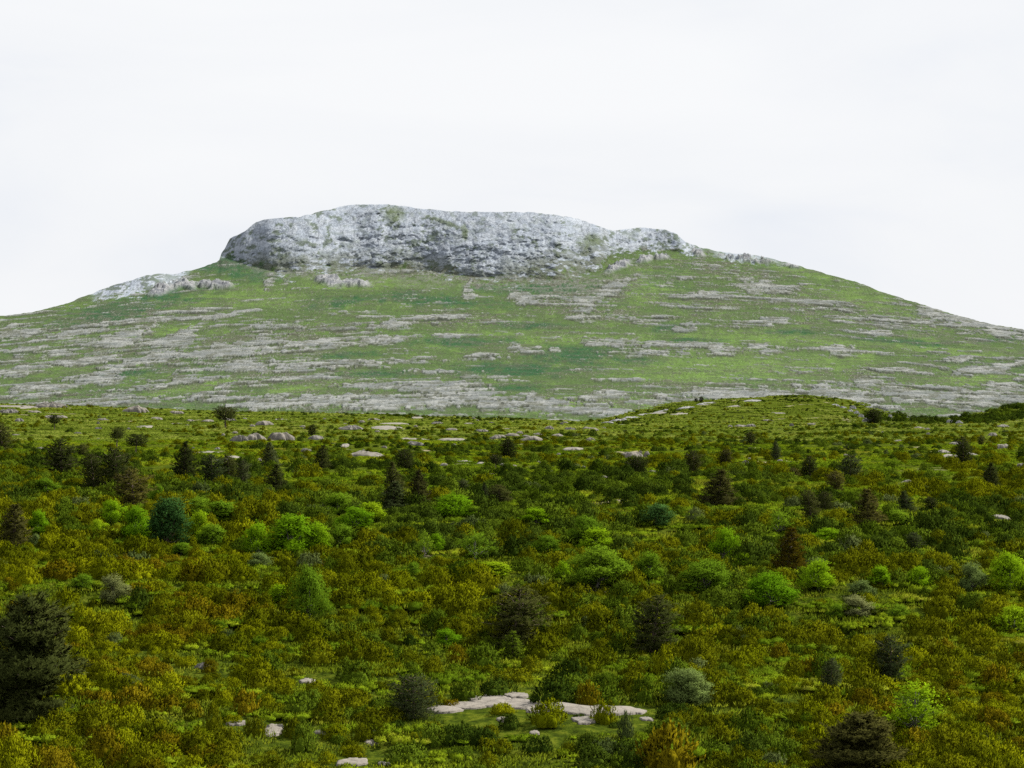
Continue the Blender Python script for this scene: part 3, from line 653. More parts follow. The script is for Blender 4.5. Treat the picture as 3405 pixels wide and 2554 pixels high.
# ------------------------------------------------------------------ trees, read off the photograph: (x, foot row, top row, width, kind, label, short name used by its neighbours' labels)
TREES = [
 # young pines
 (6,1503,1408,80,'pine_round','dark pine cut off by the left side, beside the grey rock bench',None),
 (182,1429,1379,42,'pine_umbrella','tiny rounded brown-green pine near the upper left rocks','the tiny lone pine on the upper left turf'),
 (388,1485,1420,48,'pine_umbrella','small umbrella pine on a bare stem, the left one of a pair on open turf',None),
 (449,1510,1442,66,'pine_umbrella','small flat-topped pine on a bare stem, the right one of a pair on open turf','the pair of small umbrella pines'),
 (750,1424,1352,76,'pine_umbrella','dark umbrella pine on the plateau rim left of centre, above pale boulders','the umbrella pine on the plateau rim'),
 (206,1589,1463,108,'pine_round','broad shaggy dark pine standing alone at the left edge of the pine group','the shaggy dark pine on the left'),
 (272,1522,1476,42,'pine_round','small dark pine peeping out behind the broad shaggy pine',None),
 (314,1625,1508,78,'pine_round','dark pine at the left end of the dense dark clump','the dense dark pine clump'),
 (393,1630,1488,104,'pine_round','tallest pine of the dense dark clump, round with a pale tip',None),
 (610,1603,1470,80,'pine_cone','black-green layered fir-like pine standing clear beside the pale flat slab','the black-green layered pine'),
 (705,1612,1512,82,'pine_grey','grey-green rounded pine right of the black-green layered pine','the grey-green twin pines'),
 (762,1607,1510,62,'pine_round','darker pine leaning against the grey-green rounded one',None),
 (807,1621,1530,46,'pine_grey','thin grey-green young pine at the right end of the twin pines',None),
 (900,1556,1472,62,'pine_greycone','grey-green pine standing behind and above a darker spreading one','the grey and dark pines one behind the other'),
 (915,1641,1545,80,'pine_cone','dark spreading pine in front of the taller grey-green one',None),
 (445,1693,1562,122,'pine_brown','brownish pine in front of the dense dark clump','the brownish pine'),
 (45,1825,1678,118,'pine_browncone','dark brown pine at the left edge beside bright saplings','the dark brown pine at the left edge'),
 (72,2400,1984,300,'pine_big','very large dark pine filling the lower left corner','the very large pine in the lower left corner'),
 (1035,1449,1411,28,'pine_oval','tiny dark pine on the rim above a small brown boulder',None),
 (1067,1560,1481,62,'pine_cone','dark pine left of the big pale slab in the middle of the plateau','the pine beside the big pale slab'),
 (1345,1567,1495,62,'pine_flat','dark spreading pine right of the big pale slab',None),
 (1312,1640,1537,68,'pine_cone','dark pine behind the grey and brown pair at centre left',None),
 (1303,1698,1603,112,'pine_greycone','grey-green pine standing against a brown one at centre left','the grey and brown pine pair'),
 (1392,1698,1565,84,'pine_browncone','dark brown conical pine, right one of the pair at centre left',None),
 (1691,1525,1458,54,'pine_oval','dense dark egg-shaped juniper on the plateau at picture centre','the egg-shaped juniper'),
 (1648,1563,1510,40,'pine_umbrella','small ragged pine beside a pale slab, left below the egg-shaped juniper',None),
 (1665,1676,1612,72,'pine_oval','wide dark grey-green pine bush standing alone in the green strip at centre','the wide dark pine bush at centre'),
 (1537,1635,1593,34,'pine_grey','faint grey-green young pine in the bright turf, right one of two',None),
 (1472,1619,1585,28,'pine_grey','smallest faint young pine in the bright turf, left one of two',None),
 (1614,1662,1606,28,'pine_spire','thin see-through young pine left of the wide dark pine bush',None),
 (1713,2152,1953,176,'pine_round','big rounded dark pine in the middle foreground','the big rounded pine in the middle foreground'),
 (1700,2195,2100,78,'juniper_olive','upright pointed olive juniper below the big rounded foreground pine',None),
 (2120,1577,1520,76,'pine_flat','low flat dark pine below a long pale rock','the low flat pine'),
 (2306,1572,1500,62,'pine_round','dark pine above the big blackish-brown one right of centre',None),
 (2410,1548,1494,42,'pine_brown','small brown pine on the green plateau right of centre','the small brown pine'),
 (2385,1684,1562,126,'pine_browncone','big blackish-brown pyramid pine right of centre','the blackish-brown pyramid pine'),
 (2498,1477,1437,38,'pine_round','small grey-brown pine below two rounded boulders on the far plateau','the small pine below the two boulders'),
 (2579,1527,1468,40,'pine_spire','slim dark pine on the far plateau with a flat bush behind',None),
 (2331,1338,1319,16,'pine_oval','tiny dark tree standing on the rim of the far hillock, the taller of two','the tiny trees on the hillock rim'),
 (2313,1337,1323,12,'pine_oval','tiniest dark tree on the rim of the far hillock, left of its neighbour',None),
 (2692,1590,1517,52,'pine_oval','dark upright pine next to a yellow-flowering bush','the upright pine by the yellow bush'),
 (2825,1600,1512,76,'pine_grey','grey-green round pine with a visible trunk, right of the yellow-flowering bush',None),
 (2780,1634,1566,60,'pine_brown','brown thin pine just in front of the grey-green round one',None),
 (2642,1594,1556,42,'pine_brown','small dull bushy pine left of the upright pine by the yellow bush',None),
 (2695,1724,1630,60,'pine_oval','dark narrow pine, left one of the three darkest right of centre','the dark narrow pine right of centre'),
 (2744,1697,1634,54,'pine_flat','lower dark pine touching the right side of the narrow one',None),
 (2889,1746,1630,104,'pine_browncone','broad dark brown layered pine right of centre','the broad layered pine'),
 (3015,1706,1634,64,'pine_greycone','faint grey-green conical pine in the shrubs on the right',None),
 (3101,1700,1652,42,'pine_oval','small dull juniper right of the faint conical pine',None),
 (3203,1546,1453,54,'pine_oval','tall dark spindle-shaped juniper in front of a long pale slab at right','the spindle-shaped juniper'),
 (3262,1481,1449,24,'pine_oval','small dark juniper behind the spindle-shaped one',None),
 (3289,1622,1540,60,'pine_cone','dark juniper with a broad skirt near the right edge','the dark juniper near the right edge'),
 (2902,1410,1360,52,'pine_oval','dark tree among the grey crags of the far hillock','the dark tree in the grey crags'),
 (3038,1835,1770,56,'pine_grey','dull bluish young pine in the dense shrubs at right',None),
 (2965,2262,2116,108,'pine_grey','grey-blue pine alone among the shrubs in the lower right','the grey-blue pine'),
 (2762,2304,2190,60,'pine_spirey','small pointed bluish conifer right of a green clearing','the small pointed conifer'),
 (2840,2600,2372,250,'pine_bigbrown','very large brown-green pine at the bottom right','the very large pine at the bottom right'),
 (2165,2168,1978,132,'pine_oval','nearly black upright pine in the right middle foreground','the nearly black pine'),
 (2620,1905,1758,112,'juniper_rust','rust-brown pointed juniper among bright trees','the rust-brown juniper'),
 (1375,2390,2244,152,'pine_greyflat','grey-olive spreading pine at the left end of the pale bare strip','the grey-olive spreading pine'),
 # broadleaf trees
 (552,1830,1655,122,'teal','dense dark bluish-green tree among lime-green ones on the left','the dark bluish-green tree'),
 (370,1752,1663,88,'bright','lime-green tree behind and left of the dark bluish-green one',None),
 (130,1785,1700,66,'bright','emerald sapling touching the dark brown pine at the left edge',None),
 (325,1790,1728,66,'bright','small bright green sapling left of the lime-green trees','the small bright sapling on the left'),
 (455,1803,1685,108,'bright','lime-green tree directly left of the dark bluish-green one',None),
 (655,1727,1652,96,'mid','soft green tree right of and behind the dark bluish-green one',None),
 (740,1737,1668,112,'mid','dull green round tree at the right end of the upper left row',None),
 (665,1802,1698,78,'bright','bright upright tree directly right of the dark bluish-green one',None),
 (705,1815,1745,92,'mid','mid-green tree in front of the bright upright one',None),
 (855,1852,1742,108,'bright','feathery yellow-green tree between the bluish-green tree and the round bright one','the feathery yellow-green tree'),
 (968,1840,1711,140,'bright','large round bright green tree, the brightest left of centre','the large round bright tree'),
 (967,1854,1793,62,'bright','small lime bush-like tree under the large round bright one',None),
 (1058,1837,1740,82,'bright','narrow fresh green tree at the right side of the large round bright one',None),
 (118,1822,1775,38,'silver','small pale grey-green sapling in front of the dark brown pine',None),
 (378,2007,1910,98,'pale','pale cream-flowered tree among olive shrubs on the left','the cream-flowered tree on the left'),
 (275,1962,1910,86,'mid','fresh green shrub-tree left of the cream-flowered one',None),
 (524,1675,1612,46,'mid','small green sapling right of the brownish pine',None),
 (155,1645,1590,80,'mid','olive-green low tree left of the brownish pine',None),
 (600,1852,1806,62,'mid','rounded grey-green shrub-tree in front of the dark bluish-green one',None),
 (860,1888,1838,78,'silver','grey-green rounded shrub-tree in front of the feathery yellow-green one',None),
 (1126,1718,1640,112,'mid','soft green tree left of the grey and brown pine pair',None),
 (1183,1762,1686,122,'bright','wide lime-green dome-shaped tree below the soft green one','the lime-green dome tree'),
 (1237,1737,1671,92,'bright','lime-green tree behind the dome-shaped one, nearest to the grey pine',None),
 (1137,1824,1742,92,'mid','dull green round tree below the lime-green dome tree',None),
 (1506,1720,1645,122,'bright','yellow-green spreading tree right of the grey and brown pine pair','the yellow-green spreading tree'),
 (1578,1724,1683,62,'mid','small soft green tree on the right flank of the spreading one',None),
 (1780,1747,1689,88,'bright','low bright sapling lying to the right at picture centre','the low bright sapling at centre'),
 (1451,1840,1775,62,'bright','vivid small tree with pale bare twigs below it','the vivid small tree'),
 (1580,1862,1762,108,'sparse','thin-leaved tree with grey branches showing, crown green on top','the thin-leaved tree'),
 (1410,1857,1765,64,'sparse','dull thin tree left of the vivid small one',None),
 (1648,1919,1868,104,'bright','low wind-swept bright green shrub-tree below centre','the wind-swept bright shrub'),
 (1375,1927,1868,58,'mid','small green tree left of the wind-swept shrub, with a bluish bush beside',None),
 (1818,1847,1782,84,'mid','hazy dull green tree left of the tall pair at centre right',None),
 (1031,2067,1893,128,'big_mid','big two-toned green tree in the left middle foreground','the big two-toned tree'),
 (926,2012,1944,78,'bright','deep bright green bush-tree left of the big two-toned one',None),
 (1487,2152,2093,84,'bright','small round vivid green bush-tree left of the big rounded foreground pine','the small round vivid bush'),
 (2186,1753,1676,88,'green','single round dark-green tree on the bright turf, right of centre','the single round tree on bright turf'),
 (1945,1822,1715,114,'mid','dull green tree at the top of the tall cluster right of centre',None),
 (1985,1835,1757,102,'bright','lime-green tree at the right of the tall cluster right of centre','the tall cluster of green trees'),
 (1872,1932,1868,62,'bright','yellow-green sapling left of the big spreading green tree',None),
 (1990,1958,1818,178,'big_mid','big spreading green tree in the middle of the picture','the big spreading green tree'),
 (2161,1934,1832,92,'mid','fresh green tree between the big spreading one and the leaning lime tree',None),
 (2400,1868,1755,92,'lean','leaning lime-green tree with a long left-sided crown','the leaning lime tree'),
 (2470,1892,1838,66,'bright','round lime sapling right of the leaning tree',None),
 (2345,1970,1862,152,'big_mid','wide mid-green tree below the leaning lime tree','the wide mid-green tree'),
 (2595,1782,1695,88,'sparse','hazy grey-green tree behind the rust-brown juniper',None),
 (2560,2022,1905,154,'big_bright','wide yellow-green tree in front of the rust-brown juniper','the wide yellow-green tree'),
 (2744,1802,1757,94,'dome','flat lime-green dome tree right of the rust-brown juniper','the flat lime dome tree'),
 (2985,1747,1697,82,'mid','soft green shrub-tree right of the broad layered pine',None),
 (2722,1967,1860,112,'bright','bright feathery tree right of the wide yellow-green one','the bright feathery tree'),
 (2925,1962,1883,74,'bright','narrow yellow-green tree at right, above a paler one',None),
 (2862,1987,1930,92,'silver','pale green shrub-tree between the feathery tree and the narrow yellow-green one',None),
 (3056,1952,1886,82,'bright','yellow-green tree with ragged top left of the silvery one',None),
 (3232,1970,1870,92,'silver','silvery pale tree near the right edge','the silvery tree'),
 (3358,1970,1840,136,'big_bright','large bright green tree at the right edge','the large bright tree at the right edge'),
 (3370,2112,2018,126,'bright','rounded green tree cut by the right edge, below the large bright one',None),
 (2850,2052,1980,102,'pale','pale blossom-tipped tree among shrubs at lower right','the pale blossom-tipped tree'),
 (2985,2062,2012,84,'mid','low yellow-green shrub-tree right of the pale blossom-tipped one',None),
 (3040,2442,2268,156,'big_sparse','half-bare light green tree with grey twigs, lower right','the half-bare tree'),
 (2290,2342,2226,138,'big_pale','pale yellow-green leafy tree in the lower middle','the pale yellow-green leafy tree'),
 (2780,2060,2010,50,'mid','small green sapling left of the pale blossom-tipped tree',None),
]
KIND = {  # kind: (name, category, crown, trunk bark, leaf material)
 'pine_round': ('pine_tree', 'pine tree', 'P:round', M_bark, M_pine), 'pine_umbrella': ('pine_tree', 'pine tree', 'P:umbrella', M_bark, M_pine),
 'pine_cone': ('pine_tree', 'pine tree', 'P:cone', M_bark, M_pine), 'pine_grey': ('pine_tree', 'pine tree', 'P:round', M_bark, M_pinegrey),
 'pine_greycone': ('pine_tree', 'pine tree', 'P:cone', M_bark, M_pinegrey), 'pine_brown': ('pine_tree', 'pine tree', 'P:round', M_bark, M_pinebrown),
 'pine_browncone': ('pine_tree', 'pine tree', 'P:cone', M_bark, M_pinebrown), 'pine_big': ('pine_tree', 'pine tree', 'B:round', M_bark, M_pine),
 'pine_bigbrown': ('pine_tree', 'pine tree', 'B:round', M_bark, M_pinebrown), 'pine_oval': ('juniper_tree', 'juniper', 'P:oval', M_bark, M_pine),
 'pine_flat': ('pine_tree', 'pine tree', 'P:flat', M_bark, M_pine), 'pine_greyflat': ('pine_tree', 'pine tree', 'P:flat', M_bark, M_pinegrey),
 'pine_spire': ('pine_tree', 'pine tree', 'P:spire', M_bark, M_pinegrey), 'pine_spirey': ('pine_tree', 'pine tree', 'P:oval', M_bark, M_pinegrey),
 'juniper_olive': ('juniper_tree', 'juniper', 'P:spire', M_bark, M_box1), 'juniper_rust': ('juniper_tree', 'juniper', 'P:cone', M_bark, M_rust),
 'teal': ('broadleaf_tree', 'tree', 'L:tall', M_bark, M_teal), 'bright': ('broadleaf_tree', 'tree', 'L:dome', M_barkp, M_bright),
 'mid': ('broadleaf_tree', 'tree', 'L:dome', M_barkp, M_mid), 'green': ('broadleaf_tree', 'tree', 'L:tall', M_barkp, M_teal),
 'silver': ('broadleaf_tree', 'tree', 'L:round', M_barkp, M_silver), 'pale': ('broadleaf_tree', 'tree', 'L:round', M_barkp, M_pale),
 'sparse': ('broadleaf_tree', 'tree', 'S:round', M_barkp, M_mid), 'lean': ('broadleaf_tree', 'tree', 'L:lean', M_barkp, M_bright),
 'dome': ('broadleaf_tree', 'tree', 'L:wide', M_barkp, M_bright), 'big_mid': ('broadleaf_tree', 'tree', 'G:round', M_barkp, M_mid),
 'big_bright': ('broadleaf_tree', 'tree', 'G:round', M_barkp, M_bright), 'big_pale': ('broadleaf_tree', 'tree', 'G:dome', M_barkp, M_silver),
 'big_sparse': ('broadleaf_tree', 'tree', 'S:tall', M_barkp, M_bright)}
_geo = {}
def crown_geo(code, variant):
    k = (code, variant)
    if k not in _geo:
        a, shp = code.split(':'); sd_ = variant * 37 + sum(map(ord, code))
        if a == 'P': g_ = make_pine(sd_, shp)
        elif a == 'B': g_ = make_pine(sd_, shp, 2.6)
        elif a == 'L': g_ = make_broadleaf(sd_, 1.0, shp)
        elif a == 'G': g_ = make_broadleaf(sd_, 1.7, shp, 0.075)
        else: g_ = make_broadleaf(sd_, 0.38, shp)
        wd = (np.percentile(g_[2][:, 0], 98.5) - np.percentile(g_[2][:, 0], 1.5))
        zt = np.percentile(g_[2][:, 2], 99.7)
        _geo[k] = (g_, wd, zt)
    return _geo[k]
_me = {}
TREE_POS = []
for i, (px, yb_, yt_, wp, kind, lab, lm) in enumerate(TREES):
    nm, cat, code, bark, leaf = KIND[kind]; var = i % 3
    if kind in ('bright', 'mid'): code = ('L:dome', 'L:round', 'L:tall', 'L:round')[i % 4]
    (Vt, Ft, Vl, Fl, Nl), wd, zt = crown_geo(code, var)
    if (code, var, leaf.name) not in _me:
        _me[(code, var, leaf.name)] = (mesh_np(nm + '_trunk', Vt, Ft, 4, [bark]), mesh_np(nm + '_crown', Vl, Fl, 4, [leaf], normals=Nl))
    mt, ml = _me[(code, var, leaf.name)]
    X, Y, Z = at(px, yb_)
    h_ = (yb_ - yt_) / F * Y / zt; wx = wp / F * Y / wd
    root = bpy.data.objects.new(nm, None); C.objects.link(root); root.empty_display_size = 0.3
    root.location = (X, Y, Z); root.rotation_euler = (0, 0, 0 if kind == 'lean' else (i * 2.4) % 6.28); root.scale = (wx, wx, h_)
    tag(root, lab, cat)
    link('trunk', mt, root); link('crown', ml, root)
    TREE_POS.append((px, yb_, yt_, wp, X, Y))

# ------------------------------------------------------------------ labels made from neighbours one can find
MARKS = [(t[0], t[1], t[6]) for t in TREES if t[6]] + [(1650, 2340, 'the pale bare strip in the lower middle'), (1216, 1510, 'the big pale slab'), (2098, 1510, 'the long pale rock'), (860, 1452, 'the two pale whaleback boulders')]
_used = {}
ORD = ['', 'second ', 'third ', 'fourth ', 'fifth ', 'sixth ', 'seventh ', 'eighth ', 'ninth ', 'tenth ', 'eleventh ', 'twelfth ']
def rel(px, py, skip=None):
    best = None
    for mx_, my_, tx in MARKS:
        if tx == skip: continue
        dx = px - mx_; dy = (py - my_) * 1.6
        q = math.hypot(dx, dy)
        if best is None or q < best[0]: best = (q, dx, dy, tx)
    q, dx, dy, tx = best
    if abs(dx) > abs(dy): d_ = 'right of' if dx > 0 else 'left of'
    else: d_ = 'in front of' if dy > 0 else 'behind'
    return d_, tx, q
def label_all(items):
    """items: (object, px, py, phrase). Phrase + where it stands; ties are ranked outward from the landmark"""
    groups = {}
    for o_, px, py, ph in items:
        d_, tx, q = rel(px, py)
        groups.setdefault((ph, d_, tx), []).append((q, o_))
    for (ph, d_, tx), lst in groups.items():
        lst.sort(key=lambda z: z[0])
        for k, (q, o_) in enumerate(lst):
            tq = tx[4:] if len((ph + ' ' + d_ + ' ' + tx).split()) > 14 else tx
            if len(lst) == 1: o_['label'] = f'{ph} {d_} {tq}'
            else: o_['label'] = f'{ORD[min(k, 11)]}nearest {ph} {d_} {tq}'

# ------------------------------------------------------------------ rocks: (x, y, w, h, look)  slab = bare sheet flush with the turf, rock = whaleback or block
SLABS = [(1479,2362,120,18,'sand'),(1555,2350,130,21,'sand'),(1630,2334,140,30,'sand'),(1712,2314,80,14,'sand'),(1735,2346,150,24,'sand'),(1840,2354,170,24,'sand'),(1930,2364,180,27,'sand'),(1939,2398,74,18,'sand'),(2050,2364,140,20,'sand'),(2115,2368,60,11,'sand'),(909,2432,66,33,'sand'),(787,2410,64,11,'sand'),
 (1067,2439,46,10,'sand'),(1252,2437,26,18,'sand'),(1234,2473,40,10,'sand'),(1175,2538,90,24,'sand'),(1279,2546,40,11,'sand'),(1021,2267,46,10,'sand'),(1776,2441,28,10,'sand'),(2150,2395,40,10,'sand'),(1668,2395,30,10,'sand'),
 (54,1354,120,9,'slab'),(705,1504,106,14,'slab'),(786,1521,52,10,'slab'),(1284,1424,78,12,'slab'),(1379,1458,92,7,'slab'),(1497,1465,92,9,'slab'),(1433,1503,50,8,'slab'),(1438,1537,84,16,'slab'),(1546,1537,56,12,'slab'),(1594,1547,50,14,'slab'),
 (1678,1556,38,13,'slab'),(1310,1411,94,7,'slab'),(1388,1391,38,7,'slab'),(1903,1494,62,6,'slab'),(2012,1436,52,6,'slab'),(3169,1521,74,8,'slab'),(3241,1515,34,7,'slab'),(3354,1533,42,12,'slab'),(1270,1520,60,8,'slab'),(1700,1424,60,6,'slab'),
 (2925,1522,52,10,'slab'),(2260,1378,60,5,'slab'),(2582,1374,36,6,'slab'),(2180,1374,60,6,'slab'),(2440,1352,60,4,'slab'),(1144,1485,30,9,'slab'),(940,1395,60,5,'slab'),(480,1420,50,5,'slab'),(560,1412,44,5,'slab'),(3140,1505,40,6,'slab')]
ROCKS = [(167,1356,92,16,'dark'),(27,1374,52,13,'dark'),(111,1373,36,7,'pale'),(176,1390,70,11,'pale'),(445,1372,70,24,'pale'),(585,1376,48,10,'pale'),(872,1414,50,15,'pale'),(845,1463,66,22,'pale'),(931,1464,82,26,'pale'),(800,1468,52,18,'dark'),
 (1167,1430,78,14,'dark'),(1054,1463,50,15,'brown'),(1216,1520,114,20,'pale'),(1655,1462,60,16,'pale'),(1768,1466,62,17,'pale'),(1827,1428,28,13,'pale'),(1958,1430,50,11,'pale'),(1894,1431,38,10,'dark'),(1854,1452,36,8,'pale'),(1790,1450,34,12,'brown'),
 (1962,1466,27,10,'pale'),(2098,1520,70,18,'pale'),(2152,1518,22,17,'pale'),(2172,1574,26,9,'pale'),(2010,1593,32,9,'pale'),(2482,1544,27,13,'pale'),(2462,1422,38,11,'brown'),(2496,1422,36,14,'brown'),(2430,1422,16,9,'brown'),(3300,1452,36,14,'pale'),
 (3336,1493,46,18,'pale'),(3395,1552,30,12,'pale'),(3010,1609,40,10,'pale'),(3332,1726,66,9,'pale'),(3336,1421,38,9,'brown'),(1240,1398,40,8,'pale'),(1016,1503,42,10,'dark'),(1381,1482,54,11,'dark'),(675,2226,46,14,'dark'),
 (2850,1380,22,12,'crag'),(2828,1372,20,10,'crag'),(2865,1392,24,13,'crag'),(2885,1403,30,12,'crag'),(2838,1360,22,9,'crag'),(2960,1392,18,12,'crag'),(3022,1398,26,10,'crag'),(2870,1350,20,8,'crag'),(2920,1365,18,7,'crag'),(2805,1360,26,7,'crag'),(2780,1350,24,6,'crag'),
 (3160,1405,20,10,'crag'),(3190,1409,24,8,'crag'),(2100,1392,60,6,'crag'),(2060,1400,50,7,'crag'),(2020,1408,40,6,'crag'),(2140,1382,56,6,'crag'),(2200,1371,50,5,'crag'),(2280,1358,60,5,'crag'),(2350,1346,70,5,'crag'),(2500,1335,60,4,'crag'),(2700,1412,30,5,'brown'),(2550,1400,30,5,'pale'),
 (760,1398,50,8,'dark'),(690,1402,40,7,'pale'),(340,1398,30,6,'dark'),(62,1402,30,11,'brown'),(520,1395,36,8,'pale'),(3060,1425,36,6,'pale'),(2985,1470,30,5,'brown'),(3180,1480,34,8,'brown'),(1500,1432,36,8,'pale'),(1600,1436,40,8,'dark'),(1560,1412,34,6,'pale'),(1450,1410,40,6,'dark'),(1700,1450,40,10,'pale')]
_rr = np.random.default_rng(77)
for k in range(70):
    px = _rr.uniform(20, 3390); py = 1392 + 170 * _rr.random() ** 1.6 + (10 if px > 1800 else 0)
    if _rr.random() < 0.45: px = _rr.uniform(600, 2150)
    ROCKS.append((px, py, _rr.uniform(9, 26), _rr.uniform(3, 8), ['pale', 'pale', 'brown', 'dark'][_rr.integers(0, 4)]))
def make_rock(seed, X, Y, wx, dy, hz, mat, name, rough=1.0):
    g = np.random.default_rng(seed); nr_, na_ = 11, 54
    th = np.linspace(0, 2 * math.pi, na_, endpoint=False); ph = g.random() * 50
    edge = ((0.78 if wx > 1.1 else 0.45) if mat is M_sand else 0.30) + ((0.5 if wx > 1.1 else 1.1) if mat is M_sand else 1.35) * (fbm(np.cos(th) * 1.9 + ph, np.sin(th) * 1.9 + ph, 5, seed, 0.68))
    q = np.concatenate([[0.0001], np.linspace(0.16, 1, nr_)]) 
    Q, T = np.meshgrid(q, th, indexing='ij'); E = edge[None]
    x_ = Q * E * np.cos(T) * wx / 2; y_ = Q * E * np.sin(T) * dy / 2
    prof = np.clip(1 - Q ** 3.2, 0, 1)
    lump = fbm(x_ / max(wx, .1) * 5 + ph, y_ / max(dy, .1) * 5 + ph, 5, seed + 1, 0.65)
    z_ = H(X + x_, Y + y_) + 0.85 * hz * prof * (0.30 + 1.5 * lump * rough + 0.5 * (1 - rough)) - 0.35 * (Q > 0.99) + 0.05
    V = np.stack([x_, y_, z_ - H(X, Y)], -1).reshape(-1, 3)
    n0 = len(q); Fq = []
    for i in range(n0 - 1):
        for j in range(na_):
            Fq.append([i * na_ + j, (i + 1) * na_ + j, (i + 1) * na_ + (j + 1) % na_, i * na_ + (j + 1) % na_])
    me = mesh_np(name, V, np.array(Fq), 4, [mat], smooth=(rough < 0.8))
    o_ = link(name, me); o_.location = (X, Y, float(H(X, Y))); return o_
rk_items = []; SLABBOX = []
for i, (px, py, wp, hp, look) in enumerate(SLABS):
    X, Y, Z = at(px, py)
    X2_, Y0, _ = at(px, py + hp / 2); _, Y1, _ = at(px, py - hp / 2)
    dy = max(Y1 - Y0, wp / F * Y * 0.4) * 1.25
    dy = min(dy, 4.5 * wp / F * Y)
    o_ = make_rock(900 + i, X, (Y0 + Y1) / 2, wp / F * Y * 1.12, dy, 0.05 if look == 'sand' else 0.35, M_sand if look == 'sand' else M_rock, 'rock_slab', 0.3)
    tag(o_, cat='rock slab', group='bare flat slabs in the turf')
    rk_items.append((o_, px, py, ('small' if wp < 45 else 'long' if wp > 95 else 'broad') + (' pale sandy rock slab' if look == 'sand' else ' cream flat limestone slab')))
    SLABBOX.append((px, py, wp, hp, (Y0 + Y1) / 2, dy))
for i, (px, py, wp, hp, look) in enumerate(ROCKS):
    X, Y, Z = at(px, py)
    wx = wp / F * Y
    o_ = make_rock(1500 + i, X, Y + wx * 0.25, wx * 1.1, wx * 0.7, hp / F * Y * 0.95, {'pale': M_rock, 'dark': M_rockd, 'brown': M_rockd, 'crag': M_rockg}[look], 'boulder', 1.0 if look in ('crag', 'dark') else 0.6)
    tag(o_, cat='boulder', group='boulders on the plateau')
    rk_items.append((o_, px, py, ('small' if wp < 32 else 'big' if wp > 62 else 'middling') + {'pale': ' pale rounded boulder', 'dark': ' dark grey boulder', 'brown': ' brownish rounded boulder', 'crag': ' jagged grey boulder'}[look]))
    SLABBOX.append((px, py - hp / 2, wp * 0.8, hp, Y, wx * 0.7))
label_all(rk_items)

# ------------------------------------------------------------------ shrubs
STY = ['box', 'box', 'box', 'low', 'box', 'tall', 'box', 'low']
g0 = [make_bush(500 + k, M_box2, s_) for k, s_ in enumerate(STY)]
BM = {}
for ci, (cn, cm) in enumerate(BUSH_COLS):
    for k, me0 in enumerate(g0):
        me = me0.copy(); me.name = 'bush'; me.materials.clear(); me.materials.append(cm); BM[(ci, k)] = me
def ellp(x, y, lst):
    m = np.zeros(np.shape(x))
    for cx, cy, w_, h_ in lst: m = np.maximum(m, 1 - np.clip(((x - cx) / (w_ / 2)) ** 2 + ((y - cy) / (h_ / 2)) ** 2, 0, 1))
    return m
CLEAR = [(1150,1610,420,110),(2150,1700,560,110),(2330,1640,300,60),(1400,1650,300,60),(330,1460,700,120),(560,1560,260,80),(1000,1590,260,70),(1900,1660,260,60),(640,2440,260,110),(860,2500,200,90),(520,2400,160,60),(1320,2540,300,60),(2560,2250,300,90),(2650,2330,260,70),
 (1000,2480,300,60),(700,2190,300,70),(3080,1690,380,70),(2900,1720,200,50),(290,1650,70,26),(3150,1600,400,60),(2950,1560,500,60),(1260,2320,180,40),(1900,2540,260,40),(420,2190,160,40),(2050,2230,200,40),(1500,1560,300,40),(2520,1700,160,50)]
def cells(r0, r1, cs, jit=0.48):
    xw = r1 * 2150 / F
    nx = int(2 * xw / cs) + 1; ny = int((r1 - r0) / cs) + 1
    gx, gy = np.meshgrid(np.arange(nx), np.arange(ny))
    X = -xw + (gx + 0.5 * (gy % 2)) * cs + (rng.random(gx.shape) - 0.5) * 2 * jit * cs; Y = r0 + gy * cs + (rng.random(gx.shape) - 0.5) * 2 * jit * cs
    X = X.ravel(); Y = Y.ravel(); k = (np.abs(X / Y * F) < 1960) & (Y > r0) & (Y < r1)
    return X[k], Y[k]
def proj(X, Y, Z): return CX + X / Y * F, CY - Z / Y * F
bx_, by_ = [], []
for r0, r1, cs in ((40, 165, 0.80), (165, 260, 1.15), (260, 560, 1.7), (560, 1250, 2.6)):
    a_, b_ = cells(r0, r1, cs, 0.36); bx_.append(a_); by_.append(b_)
BX = np.concatenate(bx_); BY = np.concatenate(by_); BZ = H(BX, BY); PX, PY = proj(BX, BY, BZ)
dens = np.interp(PY, [1330, 1400, 1450, 1520, 1580, 1640, 1720, 1900, 2100, 2250, 2400, 2554, 3000], [0.14, 0.16, 0.20, 0.25, 0.38, 0.60, 0.90, 1.0, 0.98, 0.88, 0.80, 0.84, 0.8])
dens = dens + 0.25 * sstep(700, 200, PX) * sstep(1520, 1600, PY)
cl = fbm(BX / 7, BY / 9, 3, 700); cl2 = fbm(BX / 40, BY / 60, 2, 710)
dens = dens * np.clip(0.30 + 1.9 * sstep(0.36, 0.60, cl) * (0.5 + cl2), 0.1, 1.6)
dens = dens * (1 - 0.88 * sstep(0.0, 0.5, ellp(PX, PY, CLEAR)))
keep = rng.random(len(BX)) < dens
BX, BY, BZ, PX, PY = (q[keep] for q in (BX, BY, BZ, PX, PY))
BS = (0.36 + 0.52 * rng.random(len(BX)) ** 2.3) * np.interp(PY, [1400, 1550, 1680, 1800, 2050, 2250, 2554], [1.15, 1.1, 1.15, 1.2, 1.1, 1.0, 1.0])
